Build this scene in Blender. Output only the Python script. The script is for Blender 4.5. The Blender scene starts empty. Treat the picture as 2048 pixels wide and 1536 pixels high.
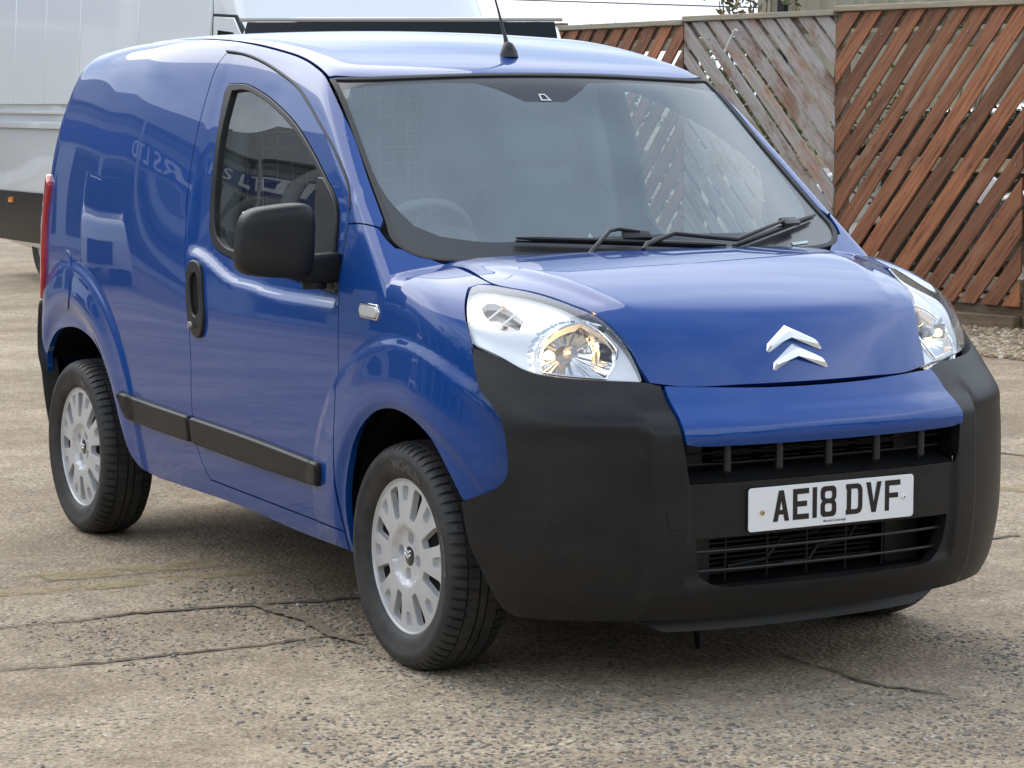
import bpy, bmesh, math, random
import numpy as np
from mathutils import Vector, Matrix
from mathutils.geometry import delaunay_2d_cdt, intersect_point_line
random.seed(7); np.random.seed(7)
SC=bpy.context.scene
# ---------------------------------------------------------------- camera
CAM=(5.971478607382489,-3.867249237112447,1.5146990962247298)
yaw,pit,rol,foc=2.625484378423646,-0.11068387006894125,-0.0010713025019798276,5075.1517603285565
fw=Vector((math.cos(yaw)*math.cos(pit),math.sin(yaw)*math.cos(pit),math.sin(pit)))
rt=fw.cross(Vector((0,0,1))).normalized(); up=rt.cross(fw)
r2=rt*math.cos(rol)+up*math.sin(rol); u2=-rt*math.sin(rol)+up*math.cos(rol)
cd=bpy.data.cameras.new('camera'); co=bpy.data.objects.new('camera',cd); SC.collection.objects.link(co)
co.matrix_world=Matrix(((r2.x,u2.x,-fw.x,CAM[0]),(r2.y,u2.y,-fw.y,CAM[1]),(r2.z,u2.z,-fw.z,CAM[2]),(0,0,0,1)))
cd.sensor_width=36; cd.lens=foc*36/2048; cd.clip_start=.05; cd.clip_end=2000
SC.camera=co
# ---------------------------------------------------------------- world + sun
SUN_EL,SUN_AZ=math.radians(50),math.radians(186)     # azimuth measured from +x to +y
wd=bpy.data.worlds.new('World'); SC.world=wd; wd.use_nodes=True
nt=wd.node_tree; nt.nodes.clear()
def N(t,ty,**k):
    n=t.nodes.new(ty)
    for a,b in k.items(): setattr(n,a,b)
    return n
out=N(nt,'ShaderNodeOutputWorld'); bg=N(nt,'ShaderNodeBackground'); bg.inputs[1].default_value=.1
sky=N(nt,'ShaderNodeTexSky',sky_type='NISHITA',sun_disc=False); sky.sun_elevation=SUN_EL; sky.sun_rotation=math.pi/2-SUN_AZ
tc=N(nt,'ShaderNodeTexCoord'); mp=N(nt,'ShaderNodeMapping'); mp.inputs['Scale'].default_value=(1,1,2.6)
n1=N(nt,'ShaderNodeTexNoise'); n1.inputs['Scale'].default_value=2.3; n1.inputs['Detail'].default_value=7; n1.inputs['Roughness'].default_value=.55
cr=N(nt,'ShaderNodeValToRGB')
cr.color_ramp.elements[0].position=.36; cr.color_ramp.elements[0].color=(4.2,5.1,6.3,1)
cr.color_ramp.elements[1].position=.66; cr.color_ramp.elements[1].color=(8.8,9.3,9.9,1)
n2=N(nt,'ShaderNodeTexNoise'); n2.inputs['Scale'].default_value=1.7; n2.inputs['Detail'].default_value=4
c2=N(nt,'ShaderNodeValToRGB'); c2.color_ramp.elements[0].position=.56; c2.color_ramp.elements[0].color=(1,1,1,1); c2.color_ramp.elements[1].position=.72; c2.color_ramp.elements[1].color=(.45,.45,.45,1)
mx=N(nt,'ShaderNodeMixRGB')
nt.links.new(tc.outputs['Generated'],mp.inputs[0]); nt.links.new(mp.outputs[0],n1.inputs[0]); nt.links.new(mp.outputs[0],n2.inputs[0])
nt.links.new(n1.outputs[0],cr.inputs[0]); nt.links.new(n2.outputs[0],c2.inputs[0])
# a heavier cloud deck overhead, brighter cloud all round the lower sky
sep=N(nt,'ShaderNodeSeparateXYZ'); nt.links.new(tc.outputs['Generated'],sep.inputs[0])
n3=N(nt,'ShaderNodeTexNoise'); n3.inputs['Scale'].default_value=1.6; n3.inputs['Detail'].default_value=5; nt.links.new(tc.outputs['Generated'],n3.inputs[0])
ma=N(nt,'ShaderNodeMath',operation='MULTIPLY_ADD'); ma.inputs[1].default_value=.22; ma.inputs[2].default_value=-.11; nt.links.new(n3.outputs[0],ma.inputs[0])
mb_=N(nt,'ShaderNodeMath',operation='ADD'); nt.links.new(sep.outputs[2],mb_.inputs[0]); nt.links.new(ma.outputs[0],mb_.inputs[1])
c3=N(nt,'ShaderNodeValToRGB'); c3.color_ramp.elements[0].position=.64; c3.color_ramp.elements[0].color=(1.5,1.5,1.5,1); _e=c3.color_ramp.elements.new(.001); _e.color=(.80,.80,.80,1); _e=c3.color_ramp.elements.new(.25); _e.color=(1.2,1.2,1.2,1); c3.color_ramp.elements[-1].position=.80; c3.color_ramp.elements[-1].color=(.42,.47,.56,1)
nt.links.new(mb_.outputs[0],c3.inputs[0]); mu=N(nt,'ShaderNodeMixRGB',blend_type='MULTIPLY'); mu.inputs[0].default_value=1; nt.links.new(cr.outputs[0],mu.inputs[1]); nt.links.new(c3.outputs[0],mu.inputs[2])
nt.links.new(c2.outputs[0],mx.inputs[0]); nt.links.new(sky.outputs[0],mx.inputs[1]); nt.links.new(mu.outputs[0],mx.inputs[2])
nt.links.new(mx.outputs[0],bg.inputs[0]); nt.links.new(bg.outputs[0],out.inputs[0])
sl=bpy.data.lights.new('sun','SUN'); sl.energy=1.15; sl.angle=math.radians(62); sl.color=(1,.95,.86)
so=bpy.data.objects.new('sun',sl); SC.collection.objects.link(so)
sd=Vector((math.cos(SUN_EL)*math.cos(SUN_AZ),math.cos(SUN_EL)*math.sin(SUN_AZ),math.sin(SUN_EL)))
so.rotation_euler=sd.to_track_quat('Z','Y').to_euler(); so.location=(0,0,20)
SC.view_settings.view_transform='Standard'; SC.view_settings.look='None'; SC.view_settings.exposure=.93; SC.view_settings.gamma=1
SC.view_settings.use_curve_mapping=False
SC.render.engine='CYCLES'
try: SC.cycles.max_bounces=10; SC.cycles.transparent_max_bounces=24; SC.cycles.transmission_bounces=8; SC.cycles.glossy_bounces=5
except Exception: pass
# ---------------------------------------------------------------- materials
MATS={}
def mat(name,col=(.5,.5,.5),rough=.5,metal=0,coat=0,coatr=.03,spec=.5,emi=None,es=1,build=None):
    if name in MATS: return MATS[name]
    m=bpy.data.materials.new(name); m.use_nodes=True; t=m.node_tree
    b=t.nodes['Principled BSDF']
    b.inputs['Base Color'].default_value=(*col,1); b.inputs['Roughness'].default_value=rough; b.inputs['Metallic'].default_value=metal
    b.inputs['Coat Weight'].default_value=coat; b.inputs['Coat Roughness'].default_value=coatr; b.inputs['Specular IOR Level'].default_value=spec
    if emi: b.inputs['Emission Color'].default_value=(*emi,1); b.inputs['Emission Strength'].default_value=es
    if build: build(t,b)
    MATS[name]=m; return m
def tex(t,ty='ShaderNodeTexNoise',coord='Object',scale=(1,1,1),**inp):
    tc=N(t,'ShaderNodeTexCoord'); mp=N(t,'ShaderNodeMapping'); mp.inputs['Scale'].default_value=scale
    t.links.new(tc.outputs[coord],mp.inputs[0]); n=N(t,ty); t.links.new(mp.outputs[0],n.inputs['Vector'])
    for k,v in inp.items(): n.inputs[k].default_value=v
    return n
def ramp(t,src,stops):
    r=N(t,'ShaderNodeValToRGB'); e=r.color_ramp.elements
    while len(e)<len(stops): e.new(.5)
    for i,(p,c) in enumerate(stops): e[i].position=p; e[i].color=(*c,1) if len(c)==3 else c
    t.links.new(src,r.inputs[0]); return r
def bump(t,b,src,strength=.3,dist=.002,prev=None):
    n=N(t,'ShaderNodeBump'); n.inputs['Strength'].default_value=strength; n.inputs['Distance'].default_value=dist
    t.links.new(src,n.inputs['Height']); 
    if prev: t.links.new(prev.outputs[0],n.inputs['Normal'])
    t.links.new(n.outputs[0],b.inputs['Normal']); return n
def mixc(t,f,a,b,mode='MIX'):
    m=N(t,'ShaderNodeMixRGB',blend_type=mode)
    for i,v in enumerate((f,a,b)):
        if isinstance(v,(int,float)): m.inputs[i].default_value=v if i==0 else (v,v,v,1)
        elif isinstance(v,tuple): m.inputs[i].default_value=(*v,1)
        else: t.links.new(v,m.inputs[i])
    return m
def bpaint(t,b):
    n=tex(t,scale=(1,1,1),Scale=900,Detail=1); 
    r=ramp(t,n.outputs[0],[(.3,(.0002,.040,.205)),(.7,(.0004,.054,.27))]); t.links.new(r.outputs[0],b.inputs['Base Color'])
    # faint dust towards the sills is real dirt: patchy
    d=tex(t,scale=(1,1,2),Scale=2.2,Detail=6); dr=ramp(t,d.outputs[0],[(.5,(.004,.004,.004)),(.8,(.02,.02,.02))])
    t.links.new(dr.outputs[0],b.inputs['Coat Roughness'])
M_PAINT=mat('blue paint',(.006,.036,.32),.55,.0,1,.03,.12,build=bpaint)
def bplastic(t,b):
    n=tex(t,scale=(1,1,2.2),Scale=3.5,Detail=8,Roughness=.72); r=ramp(t,n.outputs[0],[(.35,(.0095,.0095,.0105)),(.62,(.018,.0175,.017)),(.85,(.034,.032,.030))]); t.links.new(r.outputs[0],b.inputs['Base Color'])
    g=tex(t,Scale=900,Detail=2); bump(t,b,g.outputs[0],.35,.0006)
    # stone chips
    v=tex(t,'ShaderNodeTexVoronoi',Scale=30); 
    c=ramp(t,v.outputs['Distance'],[(.0,(1,1,1)),(.035,(0,0,0))]); mm=mixc(t,c.outputs[0],r.outputs[0],(.25,.24,.22)); t.links.new(mm.outputs[0],b.inputs['Base Color'])
M_PLASTIC=mat('black textured plastic',(.022,.022,.023),.42,build=bplastic,spec=.28)
M_TRIM=mat('dark grey plastic',(.016,.0155,.016),.40,spec=.4)
M_BLACK=mat('black void lining',(.006,.006,.006),.8,spec=.15)
M_RUBBER=mat('black rubber seal',(.018,.017,.017),.55)
M_FRIT=mat('windscreen black band',(.018,.019,.021),.3,coat=.5,coatr=.03)
M_GREY=mat('grey interior trim',(.24,.265,.27),.6)
M_DGREY=mat('dark interior trim',(.035,.037,.04),.6)
M_SEAT=mat('charcoal seat cloth',(.03,.032,.036),.9)
M_CHROME=mat('chrome',(.86,.87,.88),.06,1)
M_SILVERP=mat('silver lamp bowl',(.90,.91,.92),.28,.35)
M_WHITE=mat('white van paint',(.78,.81,.83),.3,coat=1,coatr=.03)
M_AMBER=mat('amber lens',(.8,.25,.02),.2,coat=1)
M_RED=mat('red lens',(.48,.02,.03),.12,coat=1)
M_PALE=mat('pale lens',(.75,.55,.55),.12,coat=1)
M_DWIN=mat('dark van window',(.010,.012,.014),.12,spec=.15)
def bsilver(t,b):
    n=tex(t,Scale=9,Detail=4); r=ramp(t,n.outputs[0],[(.3,(.52,.52,.525)),(.7,(.63,.63,.635))]); t.links.new(r.outputs[0],b.inputs['Base Color'])
M_TRIMSILVER=mat('silver wheel trim',(.48,.48,.48),.38,.35,build=bsilver)
M_EMBLEM=mat('silver badge',(.82,.84,.86),.18,.6)
def btyre(t,b):
    n=tex(t,Scale=14,Detail=6,Roughness=.7); r=ramp(t,n.outputs[0],[(.38,(.016,.016,.017)),(.72,(.045,.042,.038))]); t.links.new(r.outputs[0],b.inputs['Base Color'])
    g=tex(t,Scale=160,Detail=3); bump(t,b,g.outputs[0],.3,.0015)
M_TYRE=mat('tyre rubber',(.02,.02,.02),.62,build=btyre)
M_TYRET=mat('tyre raised lettering',(.075,.075,.078),.4)
M_PLATEW=mat('number plate white',(.80,.81,.82),.35,coat=.6)
M_INK=mat('plate black ink',(.012,.010,.012),.3)
M_BRASS=mat('brass screw cap',(.45,.30,.14),.4)
M_STEEL=mat('dull steel',(.35,.35,.36),.4,.8)
def glassmat(name,tint,haze=(0,0,0),hf=0,rough=0,ior=1.55):
    m=bpy.data.materials.new(name); m.use_nodes=True; t=m.node_tree; t.nodes.clear()
    o=N(t,'ShaderNodeOutputMaterial'); tr=N(t,'ShaderNodeBsdfTransparent'); tr.inputs[0].default_value=(*tint,1)
    gl=N(t,'ShaderNodeBsdfGlossy'); gl.inputs['Roughness'].default_value=rough
    def mth(op,a,b=None):
        q=N(t,'ShaderNodeMath',operation=op)
        for i,v in enumerate((a,b)):
            if v is None: continue
            if isinstance(v,(int,float)): q.inputs[i].default_value=v
            else: t.links.new(v,q.inputs[i])
        return q.outputs[0]
    ge=N(t,'ShaderNodeNewGeometry'); vd=N(t,'ShaderNodeVectorMath',operation='DOT_PRODUCT'); t.links.new(ge.outputs['Incoming'],vd.inputs[0]); t.links.new(ge.outputs['Normal'],vd.inputs[1])
    cs=mth('ABSOLUTE',vd.outputs['Value']); pw=mth('POWER',mth('SUBTRACT',1.0,cs),5.0)
    # two-sided Schlick reflectance of a pane (both faces)
    class _m: outputs=[mth('MULTIPLY',mth('ADD',mth('MULTIPLY',pw,.95),.045),1.8)]
    ml=_m
    a=N(t,'ShaderNodeMixShader'); t.links.new(ml.outputs[0],a.inputs[0]); t.links.new(tr.outputs[0],a.inputs[1]); t.links.new(gl.outputs[0],a.inputs[2])
    last=a
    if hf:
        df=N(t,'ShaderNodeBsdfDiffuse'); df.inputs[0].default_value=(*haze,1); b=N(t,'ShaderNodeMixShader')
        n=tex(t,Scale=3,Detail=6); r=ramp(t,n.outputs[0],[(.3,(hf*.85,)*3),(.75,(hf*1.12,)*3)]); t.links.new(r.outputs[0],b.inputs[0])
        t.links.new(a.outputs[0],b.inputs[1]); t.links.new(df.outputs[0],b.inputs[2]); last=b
    t.links.new(last.outputs[0],o.inputs[0]); MATS[name]=m; return m
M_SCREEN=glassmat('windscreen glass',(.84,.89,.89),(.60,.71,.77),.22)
M_SIDEG=glassmat('door glass',(.62,.70,.70),(.5,.5,.5),.02)
M_LENS=glassmat('headlamp lens',(.95,.96,.97),(.8,.8,.8),.03)
# ---------------------------------------------------------------- mesh helpers
def setp(o,label=None,cat=None,group=None,kind=None):
    for k,v in (('label',label),('category',cat),('group',group),('kind',kind)):
        if v: o[k]=v
    return o
def empty(name,loc=(0,0,0),rz=0,label=None,cat=None,group=None):
    o=bpy.data.objects.new(name,None); SC.collection.objects.link(o); o.location=loc; o.rotation_euler=(0,0,rz); o.empty_display_size=.2
    return setp(o,label,cat,group)
def link(name,me,m=None,parent=None,loc=None,rot=None):
    o=bpy.data.objects.new(name,me); SC.collection.objects.link(o)
    if m is not None and not me.materials:
        for q in (m if isinstance(m,(list,tuple)) else [m]): me.materials.append(q)
    if parent: o.parent=parent
    if loc: o.location=loc
    if rot: o.rotation_euler=rot
    return o
def mesh(name,vs,fs,smooth=False,mi=None):
    me=bpy.data.meshes.new(name); me.from_pydata([tuple(v) for v in vs],[],[tuple(int(i) for i in f) for f in fs])
    if smooth: me.polygons.foreach_set('use_smooth',[True]*len(fs))
    if mi is not None: me.polygons.foreach_set('material_index',mi)
    me.update(); return me
def flipy(me,name):
    m2=me.copy(); m2.name=name; m2.transform(Matrix.Diagonal((1,-1,1,1))); m2.flip_normals(); return m2
class MB:
    def __init__(s): s.v=[];s.f=[];s.m=[]
    def add(s,vs,fs,mi=0):
        n=len(s.v); s.v+=[tuple(v) for v in vs]; s.f+=[tuple(n+i for i in f) for f in fs]; s.m+=[mi]*len(fs); return s
    def box(s,a,b,mi=0,M=None):
        (x0,y0,z0),(x1,y1,z1)=a,b
        v=[(x0,y0,z0),(x1,y0,z0),(x1,y1,z0),(x0,y1,z0),(x0,y0,z1),(x1,y0,z1),(x1,y1,z1),(x0,y1,z1)]
        if M is not None: v=[tuple(M@Vector(p)) for p in v]
        return s.add(v,[(3,2,1,0),(4,5,6,7),(0,1,5,4),(1,2,6,5),(2,3,7,6),(3,0,4,7)],mi)
    def tube(s,pts,r,n=8,mi=0,caps=True,flat=1.0,upv=(0,0,1)):
        P=[Vector(p) for p in pts]; R=r if isinstance(r,(list,tuple)) else [r]*len(P); rings=[]
        for i,p in enumerate(P):
            d=(P[min(i+1,len(P)-1)]-P[max(i-1,0)]).normalized(); a=Vector(upv)
            if abs(a.dot(d))>.95: a=Vector((1,0,0))
            x=d.cross(a).normalized(); y=x.cross(d)
            rings.append([p+(x*math.cos(t)+y*math.sin(t)*flat)*R[i] for t in [2*math.pi*k/n for k in range(n)]])
        v=[q for ring in rings for q in ring]; f=[(i*n+k,i*n+(k+1)%n,(i+1)*n+(k+1)%n,(i+1)*n+k) for i in range(len(P)-1) for k in range(n)]
        if caps: f+=[tuple(range(n-1,-1,-1)),tuple((len(P)-1)*n+k for k in range(n))]
        return s.add(v,f,mi)
    def build(s,name,m,parent=None,smooth=False,bevel=0,seg=2,angle=35,loc=None,rot=None):
        me=mesh(name,s.v,s.f,False,s.m)
        if bevel or smooth:
            bm=bmesh.new(); bm.from_mesh(me); bmesh.ops.recalc_face_normals(bm,faces=bm.faces)
            if bevel: bmesh.ops.bevel(bm,geom=[e for e in bm.edges if len(e.link_faces)==2 and e.calc_face_angle(0)>math.radians(angle)],offset=bevel,segments=seg,profile=.6,affect='EDGES',clamp_overlap=True)
            for f in bm.faces: f.smooth=True
            for e in bm.edges:
                if len(e.link_faces)==2 and e.calc_face_angle(0)>math.radians(40): e.smooth=False
            bm.to_mesh(me); bm.free()
        return link(name,me,m,parent,loc,rot)
def lathe(prof,n=64,axis='y',rfun=None):
    # prof: (radius, axial). returns vs,fs around y axis
    vs=[];fs=[];m=len(prof)
    for i in range(n):
        a=2*math.pi*i/n
        for j,(r,ax) in enumerate(prof):
            rr=rfun(r,ax,j,i) if rfun else r
            vs.append((rr*math.cos(a),ax,rr*math.sin(a)))
    for i in range(n):
        k=(i+1)%n
        for j in range(m-1): fs.append((i*m+j,i*m+j+1,k*m+j+1,k*m+j))
    return vs,fs
def finish(me,sharp=40):
    bm=bmesh.new(); bm.from_mesh(me); bmesh.ops.remove_doubles(bm,verts=bm.verts,dist=1e-6); bmesh.ops.recalc_face_normals(bm,faces=bm.faces)
    for f in bm.faces: f.smooth=True
    for e in bm.edges:
        if len(e.link_faces)==2 and e.calc_face_angle(0)>math.radians(sharp): e.smooth=False
    bm.to_mesh(me); bm.free(); return me
# ---- body surface core (numpy only) ----
import numpy as np
def sstep(a,b,x):
    t=np.clip((x-a)/(b-a),0,1); return t*t*(3-2*t)
def smax(a,b,k):
    h=np.maximum(k-np.abs(a-b),0)/k; return np.maximum(a,b)+h*h*h*k/6
def spl(xs,ys):
    # monotone-ish Catmull-Rom table
    xs=np.array(xs,float); ys=np.array(ys,float)
    m=np.gradient(ys,xs); t=np.linspace(xs[0],xs[-1],1500)
    i=np.clip(np.searchsorted(xs,t)-1,0,len(xs)-2); h=xs[i+1]-xs[i]; u=(t-xs[i])/h
    v=(2*u**3-3*u**2+1)*ys[i]+(u**3-2*u**2+u)*h*m[i]+(-2*u**3+3*u**2)*ys[i+1]+(u**3-u**2)*h*m[i+1]
    return lambda q:np.interp(q,t,v)
ZK=[.10,.20,.27,.35,.5,.7,.9,1.0,1.1,1.2,1.3,1.5,1.6,1.8]
Wdoor=spl(ZK,[.70,.770,.80,.818,.836,.845,.842,.832,.812,.789,.768,.712,.678,.60])
Wcargo=spl(ZK,[.70,.770,.80,.818,.836,.846,.847,.845,.841,.834,.824,.785,.752,.67])
Zroof=spl([-3.2,-2.9,-2.5,-2.1,-1.7,-1.3,-.95,-.7,-.4,0],[1.60,1.68,1.725,1.745,1.75,1.73,1.675,1.612,1.52,1.36])
Xrear=spl([0,.3,.6,.9,1.1,1.35,1.55,1.7,1.9],[-2.90,-2.94,-2.96,-2.955,-2.94,-2.90,-2.83,-2.76,-2.65])
FWX,RWX,WZ=0.05,-2.50,.31
def halfwidth(x,z):
    w=sstep(-1.0,-2.0,x)
    W=Wdoor(z)*(1-w)+Wcargo(z)*w
    W=W-.035*sstep(-2.2,-3.0,x)*1.0
    # shoulder step under the door window
    zs=.937+.022*sstep(-.7,-1.1,x)+.075*sstep(-1.05,-1.42,x)
    st=sstep(0,.042,z-zs)*sstep(-1.46,-1.40,x)*sstep(-.345,-.39,x)
    W=W-.015*st*(1-.9*sstep(.05,.4,z-zs))
    # wheel flares
    rf=np.hypot(x-FWX,z-WZ); rr=np.hypot(x+2.48,z-.34)
    lo=sstep(.16,.36,z)
    W=W+lo*(.011*sstep(.596,.558,rf)+.009*sstep(.57,.44,rf)-.013*sstep(.428,.385,rf))
    W=W+lo*(.011*sstep(.630,.592,rr)+.007*sstep(.60,.50,rr)-.013*sstep(.495,.43,rr))
    return W
def plan(x,y,z,xf,W,x0=.1,p=2.6):
    L=xf-x0
    r=((np.maximum(x-x0,0)/L)**p+(np.abs(y)/W)**p)**(1/p)
    return (r-1)*W
def g_nose(x,y,z):
    xf=.69+(.795-z)*.62-.9*np.maximum(z-.9,0)**2*0
    xf=np.where(z<.795,.69+0*z,xf)
    return plan(x,y,z,xf,halfwidth(x,z),p=2.45)
def hoodtop(x,y):
    a=np.abs(y)
    return 1.100-.035*x-.36*np.maximum(x,0)**2-.05*y*y-.012*sstep(.50,.78,a)-.16*np.maximum(x,0)*sstep(.45,.85,a)+.006*sstep(.03,-.03,a-.60+.34*x)*sstep(.62,.45,x)
def g_cabin(x,y,z):
    W=halfwidth(x,z)
    g=(np.abs(y)-W)*.95
    roof=(z-(Zroof(x)-.055*y*y))*.97
    g=smax(g,roof,.13)
    # windscreen : x = xw(z) - bow
    xw=-.68-(z-1.603)*1.285+.10*(z-1.1)*(z-1.603)
    ws=(x-(xw-.20*(np.abs(y)/.7)**2.2*.45))*.615
    g=smax(g,ws,.05)
    rear=(Xrear(z)+.06*y*y-x)
    g=smax(g,rear,.17)
    g=np.maximum(g,x-.1)
    return g
def g_front(x,y,z):
    g=smax(g_nose(x,y,z),(z-hoodtop(x,y))*.97,.11)
    return smax(g,-.9-x,.02)
def body(x,y,z):
    g=np.minimum(g_cabin(x,y,z),g_front(x,y,z))
    return np.maximum(g,.2-z)
XB=spl([.1,.2,.26,.34,.45,.56,.66,.705,.73,.76,.80,.84,.90],[.70,.735,.757,.775,.790,.791,.788,.783,.77,.742,.697,.645,.56])
WB=spl([.1,.2,.26,.34,.5,.7,.8,.9],[.72,.80,.835,.852,.858,.852,.840,.82])
def bumper(x,y,z):
    a=np.abs(y)
    xf=XB(z)
    W=WB(z)
    W=np.where(z<.9,W,W)
    # corner blocks stand proud of the recessed middle
    xf=xf+.028*sstep(.524,.504,a)*sstep(.76,.70,z)*sstep(.20,.30,z)-.011*sstep(.428,.408,a)*sstep(.30,.34,z)*sstep(.69,.66,z)+.013*sstep(.685,.728,z)*sstep(.80,.735,z)*sstep(.50,.54,a)*sstep(.80,.72,a)
    g=plan(x,y,z,xf,W,p=3.0)
    return np.maximum(g,.25-x)
def cast(f,o,d,t0,t1,n=60):
    # o,d arrays Nx3 ; first outside->inside crossing, returns points, hit
    o=np.asarray(o,float);d=np.asarray(d,float)
    ts=np.linspace(t0,t1,n); N=len(o)
    lo=np.full(N,np.nan);hi=np.full(N,np.nan); prev=np.ones(N,bool)*True; done=np.zeros(N,bool)
    for k,t in enumerate(ts):
        p=o+d*t; ins=f(p[:,0],p[:,1],p[:,2])<0
        new=ins&~done
        lo[new]=ts[max(k-1,0)];hi[new]=t;done|=new
    hit=done.copy(); lo[~hit]=t1;hi[~hit]=t1
    for _ in range(26):
        m=(lo+hi)/2;p=o+d*m[:,None];ins=f(p[:,0],p[:,1],p[:,2])<0
        hi=np.where(ins,m,hi);lo=np.where(ins,lo,m)
    return o+d*hi[:,None],hit
def grad(f,P,h=.003):
    x,y,z=P.T
    g=np.stack([f(x+h,y,z)-f(x-h,y,z),f(x,y+h,z)-f(x,y-h,z),f(x,y,z+h)-f(x,y,z-h)],1)
    return g/np.linalg.norm(g,axis=1)[:,None]
# ---------------------------------------------------------------- surface plates
def unit(v): v=np.array(v,float); return v/np.linalg.norm(v)
CORNER=[32]
def rounded(P,closed=True,step=.018,corner=None):
    """resample a 3-D polyline: Catmull-Rom between soft points, straight into corners"""
    corner=CORNER[0] if corner is None else corner
    P=np.array(P,float); n=len(P); out=[]
    def ang(i):
        a=unit(P[i]-P[i-1]); b=unit(P[(i+1)%n]-P[i]); return math.degrees(math.acos(np.clip(a@b,-1,1)))
    hard=[ang(i)>corner for i in range(n)]
    for i in range(n if closed else n-1):
        p1=P[i];p2=P[(i+1)%n]
        p0=P[i-1] if not hard[i] else p1-(p2-p1); p3=P[(i+2)%n] if not hard[(i+1)%n] else p2+(p2-p1)
        L=np.linalg.norm(p2-p1); k=max(1,int(L/step))
        l1=max(np.linalg.norm(p1-p0),1e-6); l3=max(np.linalg.norm(p3-p2),1e-6)
        m1=((p2-p1)/L+(p1-p0)/l1)*.5*L; m2=((p2-p1)/L+(p3-p2)/l3)*.5*L
        for j in range(k):
            u=j/k; out.append((2*u**3-3*u**2+1)*p1+(u**3-2*u**2+u)*m1+(-2*u**3+3*u**2)*p2+(u**3-u**2)*m2)
    return np.array(out)
def area2(Q): x,y=Q.T; return .5*np.sum(x*np.roll(y,-1)-np.roll(x,-1)*y)
def inset2(Q,d):
    s=np.sign(area2(Q)); n=len(Q)
    e=np.roll(Q,-1,0)-Q; e/=np.linalg.norm(e,axis=1)[:,None]+1e-12
    nn=np.stack([-e[:,1],e[:,0]],1)*s; a=np.roll(nn,1,0)+nn; L=np.linalg.norm(a,axis=1)
    a/=L[:,None]+1e-9; c=np.clip(L/2,.5,1)
    return Q+a*(d/c)[:,None] if False else Q+a*d/c[:,None]
def inside(Q,pts):
    x,y=pts[:,0],pts[:,1]; r=np.zeros(len(pts),bool); X,Y=Q.T; X2,Y2=np.roll(X,-1),np.roll(Y,-1)
    for a,b,c,d in zip(X,Y,X2,Y2):
        if b==d: continue
        k=((b>y)!=(d>y))&(x<(c-a)*(y-b)/(d-b)+a); r^=k
    return r
def dist(Q,pts):
    D=np.full(len(pts),9.); Q2=np.roll(Q,-1,0)
    for a,b in zip(Q,Q2):
        ab=b-a; t=np.clip(((pts-a)@ab)/(ab@ab+1e-12),0,1); D=np.minimum(D,np.linalg.norm(pts-a-t[:,None]*ab,axis=1))
    return D
class Proj:
    def __init__(s,d):
        s.cyl=isinstance(d,str)
        if not s.cyl:
            s.d=unit(d); a=np.array([0,0,1.]) if abs(s.d[2])<.9 else np.array([1.,0,0]); s.u=unit(np.cross(a,s.d)); s.v=np.cross(s.d,s.u)
    def to(s,P):
        if s.cyl: return np.stack([np.arctan2(P[:,1],P[:,0]+.15)*.8,P[:,2]],1)
        return np.stack([P@s.u,P@s.v],1)
    def rays(s,Q):
        if s.cyl:
            a=Q[:,0]/.8; d=np.stack([np.cos(a),np.sin(a),0*a],1); return np.stack([-.15+1.4*d[:,0],1.4*d[:,1],Q[:,1]],1),-d
        o=Q[:,:1]*s.u+Q[:,1:]*s.v+s.d*0; return o,np.repeat(-s.d[None],len(Q),0)
def casts(f,pr,Q,near):
    o,d=pr.rays(Q)
    if pr.cyl: P,h=cast(f,o,d,0,1.2,60); 
    else:
        c=near@pr.d; P,h=cast(f,o,d,-(c.max()+.25),-(c.min()-.35),70)
    bad=~h
    if bad.any():
        good=np.where(h)[0]
        for i in np.where(bad)[0]:
            j=good[np.argmin(np.linalg.norm(Q[good]-Q[i],axis=1))]
            dd=d[i]; P[i]=o[i]+dd*((P[j]-o[i])@dd)
    return P
def tri(rings,res,extra=None):
    pts=[];edges=[]
    for Q in rings:
        n=len(pts); pts+=[tuple(map(float,q)) for q in Q]; edges+=[(n+i,n+(i+1)%len(Q)) for i in range(len(Q))]
    lo=rings[0].min(0);hi=rings[0].max(0)
    gx=np.arange(lo[0]+res*.5,hi[0],res); gy=np.arange(lo[1]+res*.5,hi[1],res*.87)
    G=np.array([(x+(res*.5 if j%2 else 0),y) for j,y in enumerate(gy) for x in gx]).reshape(-1,2)
    if len(G):
        k=inside(rings[0],G)
        for h in rings[1:]: k&=~inside(h,G)
        G=G[k]
        for Q in rings:
            if len(G): G=G[dist(Q,G)>res*.45]
        pts+=[tuple(map(float,q)) for q in G]
    vo,eo,fo,ov,_,_=delaunay_2d_cdt([Vector(p) for p in pts],edges,[],0,1e-7)
    V=np.array([tuple(v) for v in vo]); F=np.array([f for f in fo if len(f)==3])
    C=V[F].mean(1); k=inside(rings[0],C)
    for h in rings[1:]: k&=~inside(h,C)
    F=F[k]; a=V[F]; ar=np.cross(a[:,1]-a[:,0],a[:,2]-a[:,0]); F=F[np.abs(ar)>1e-12]; ar=ar[np.abs(ar)>1e-12]
    F[ar<0]=F[ar<0][:,::-1]
    return V,F
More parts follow.
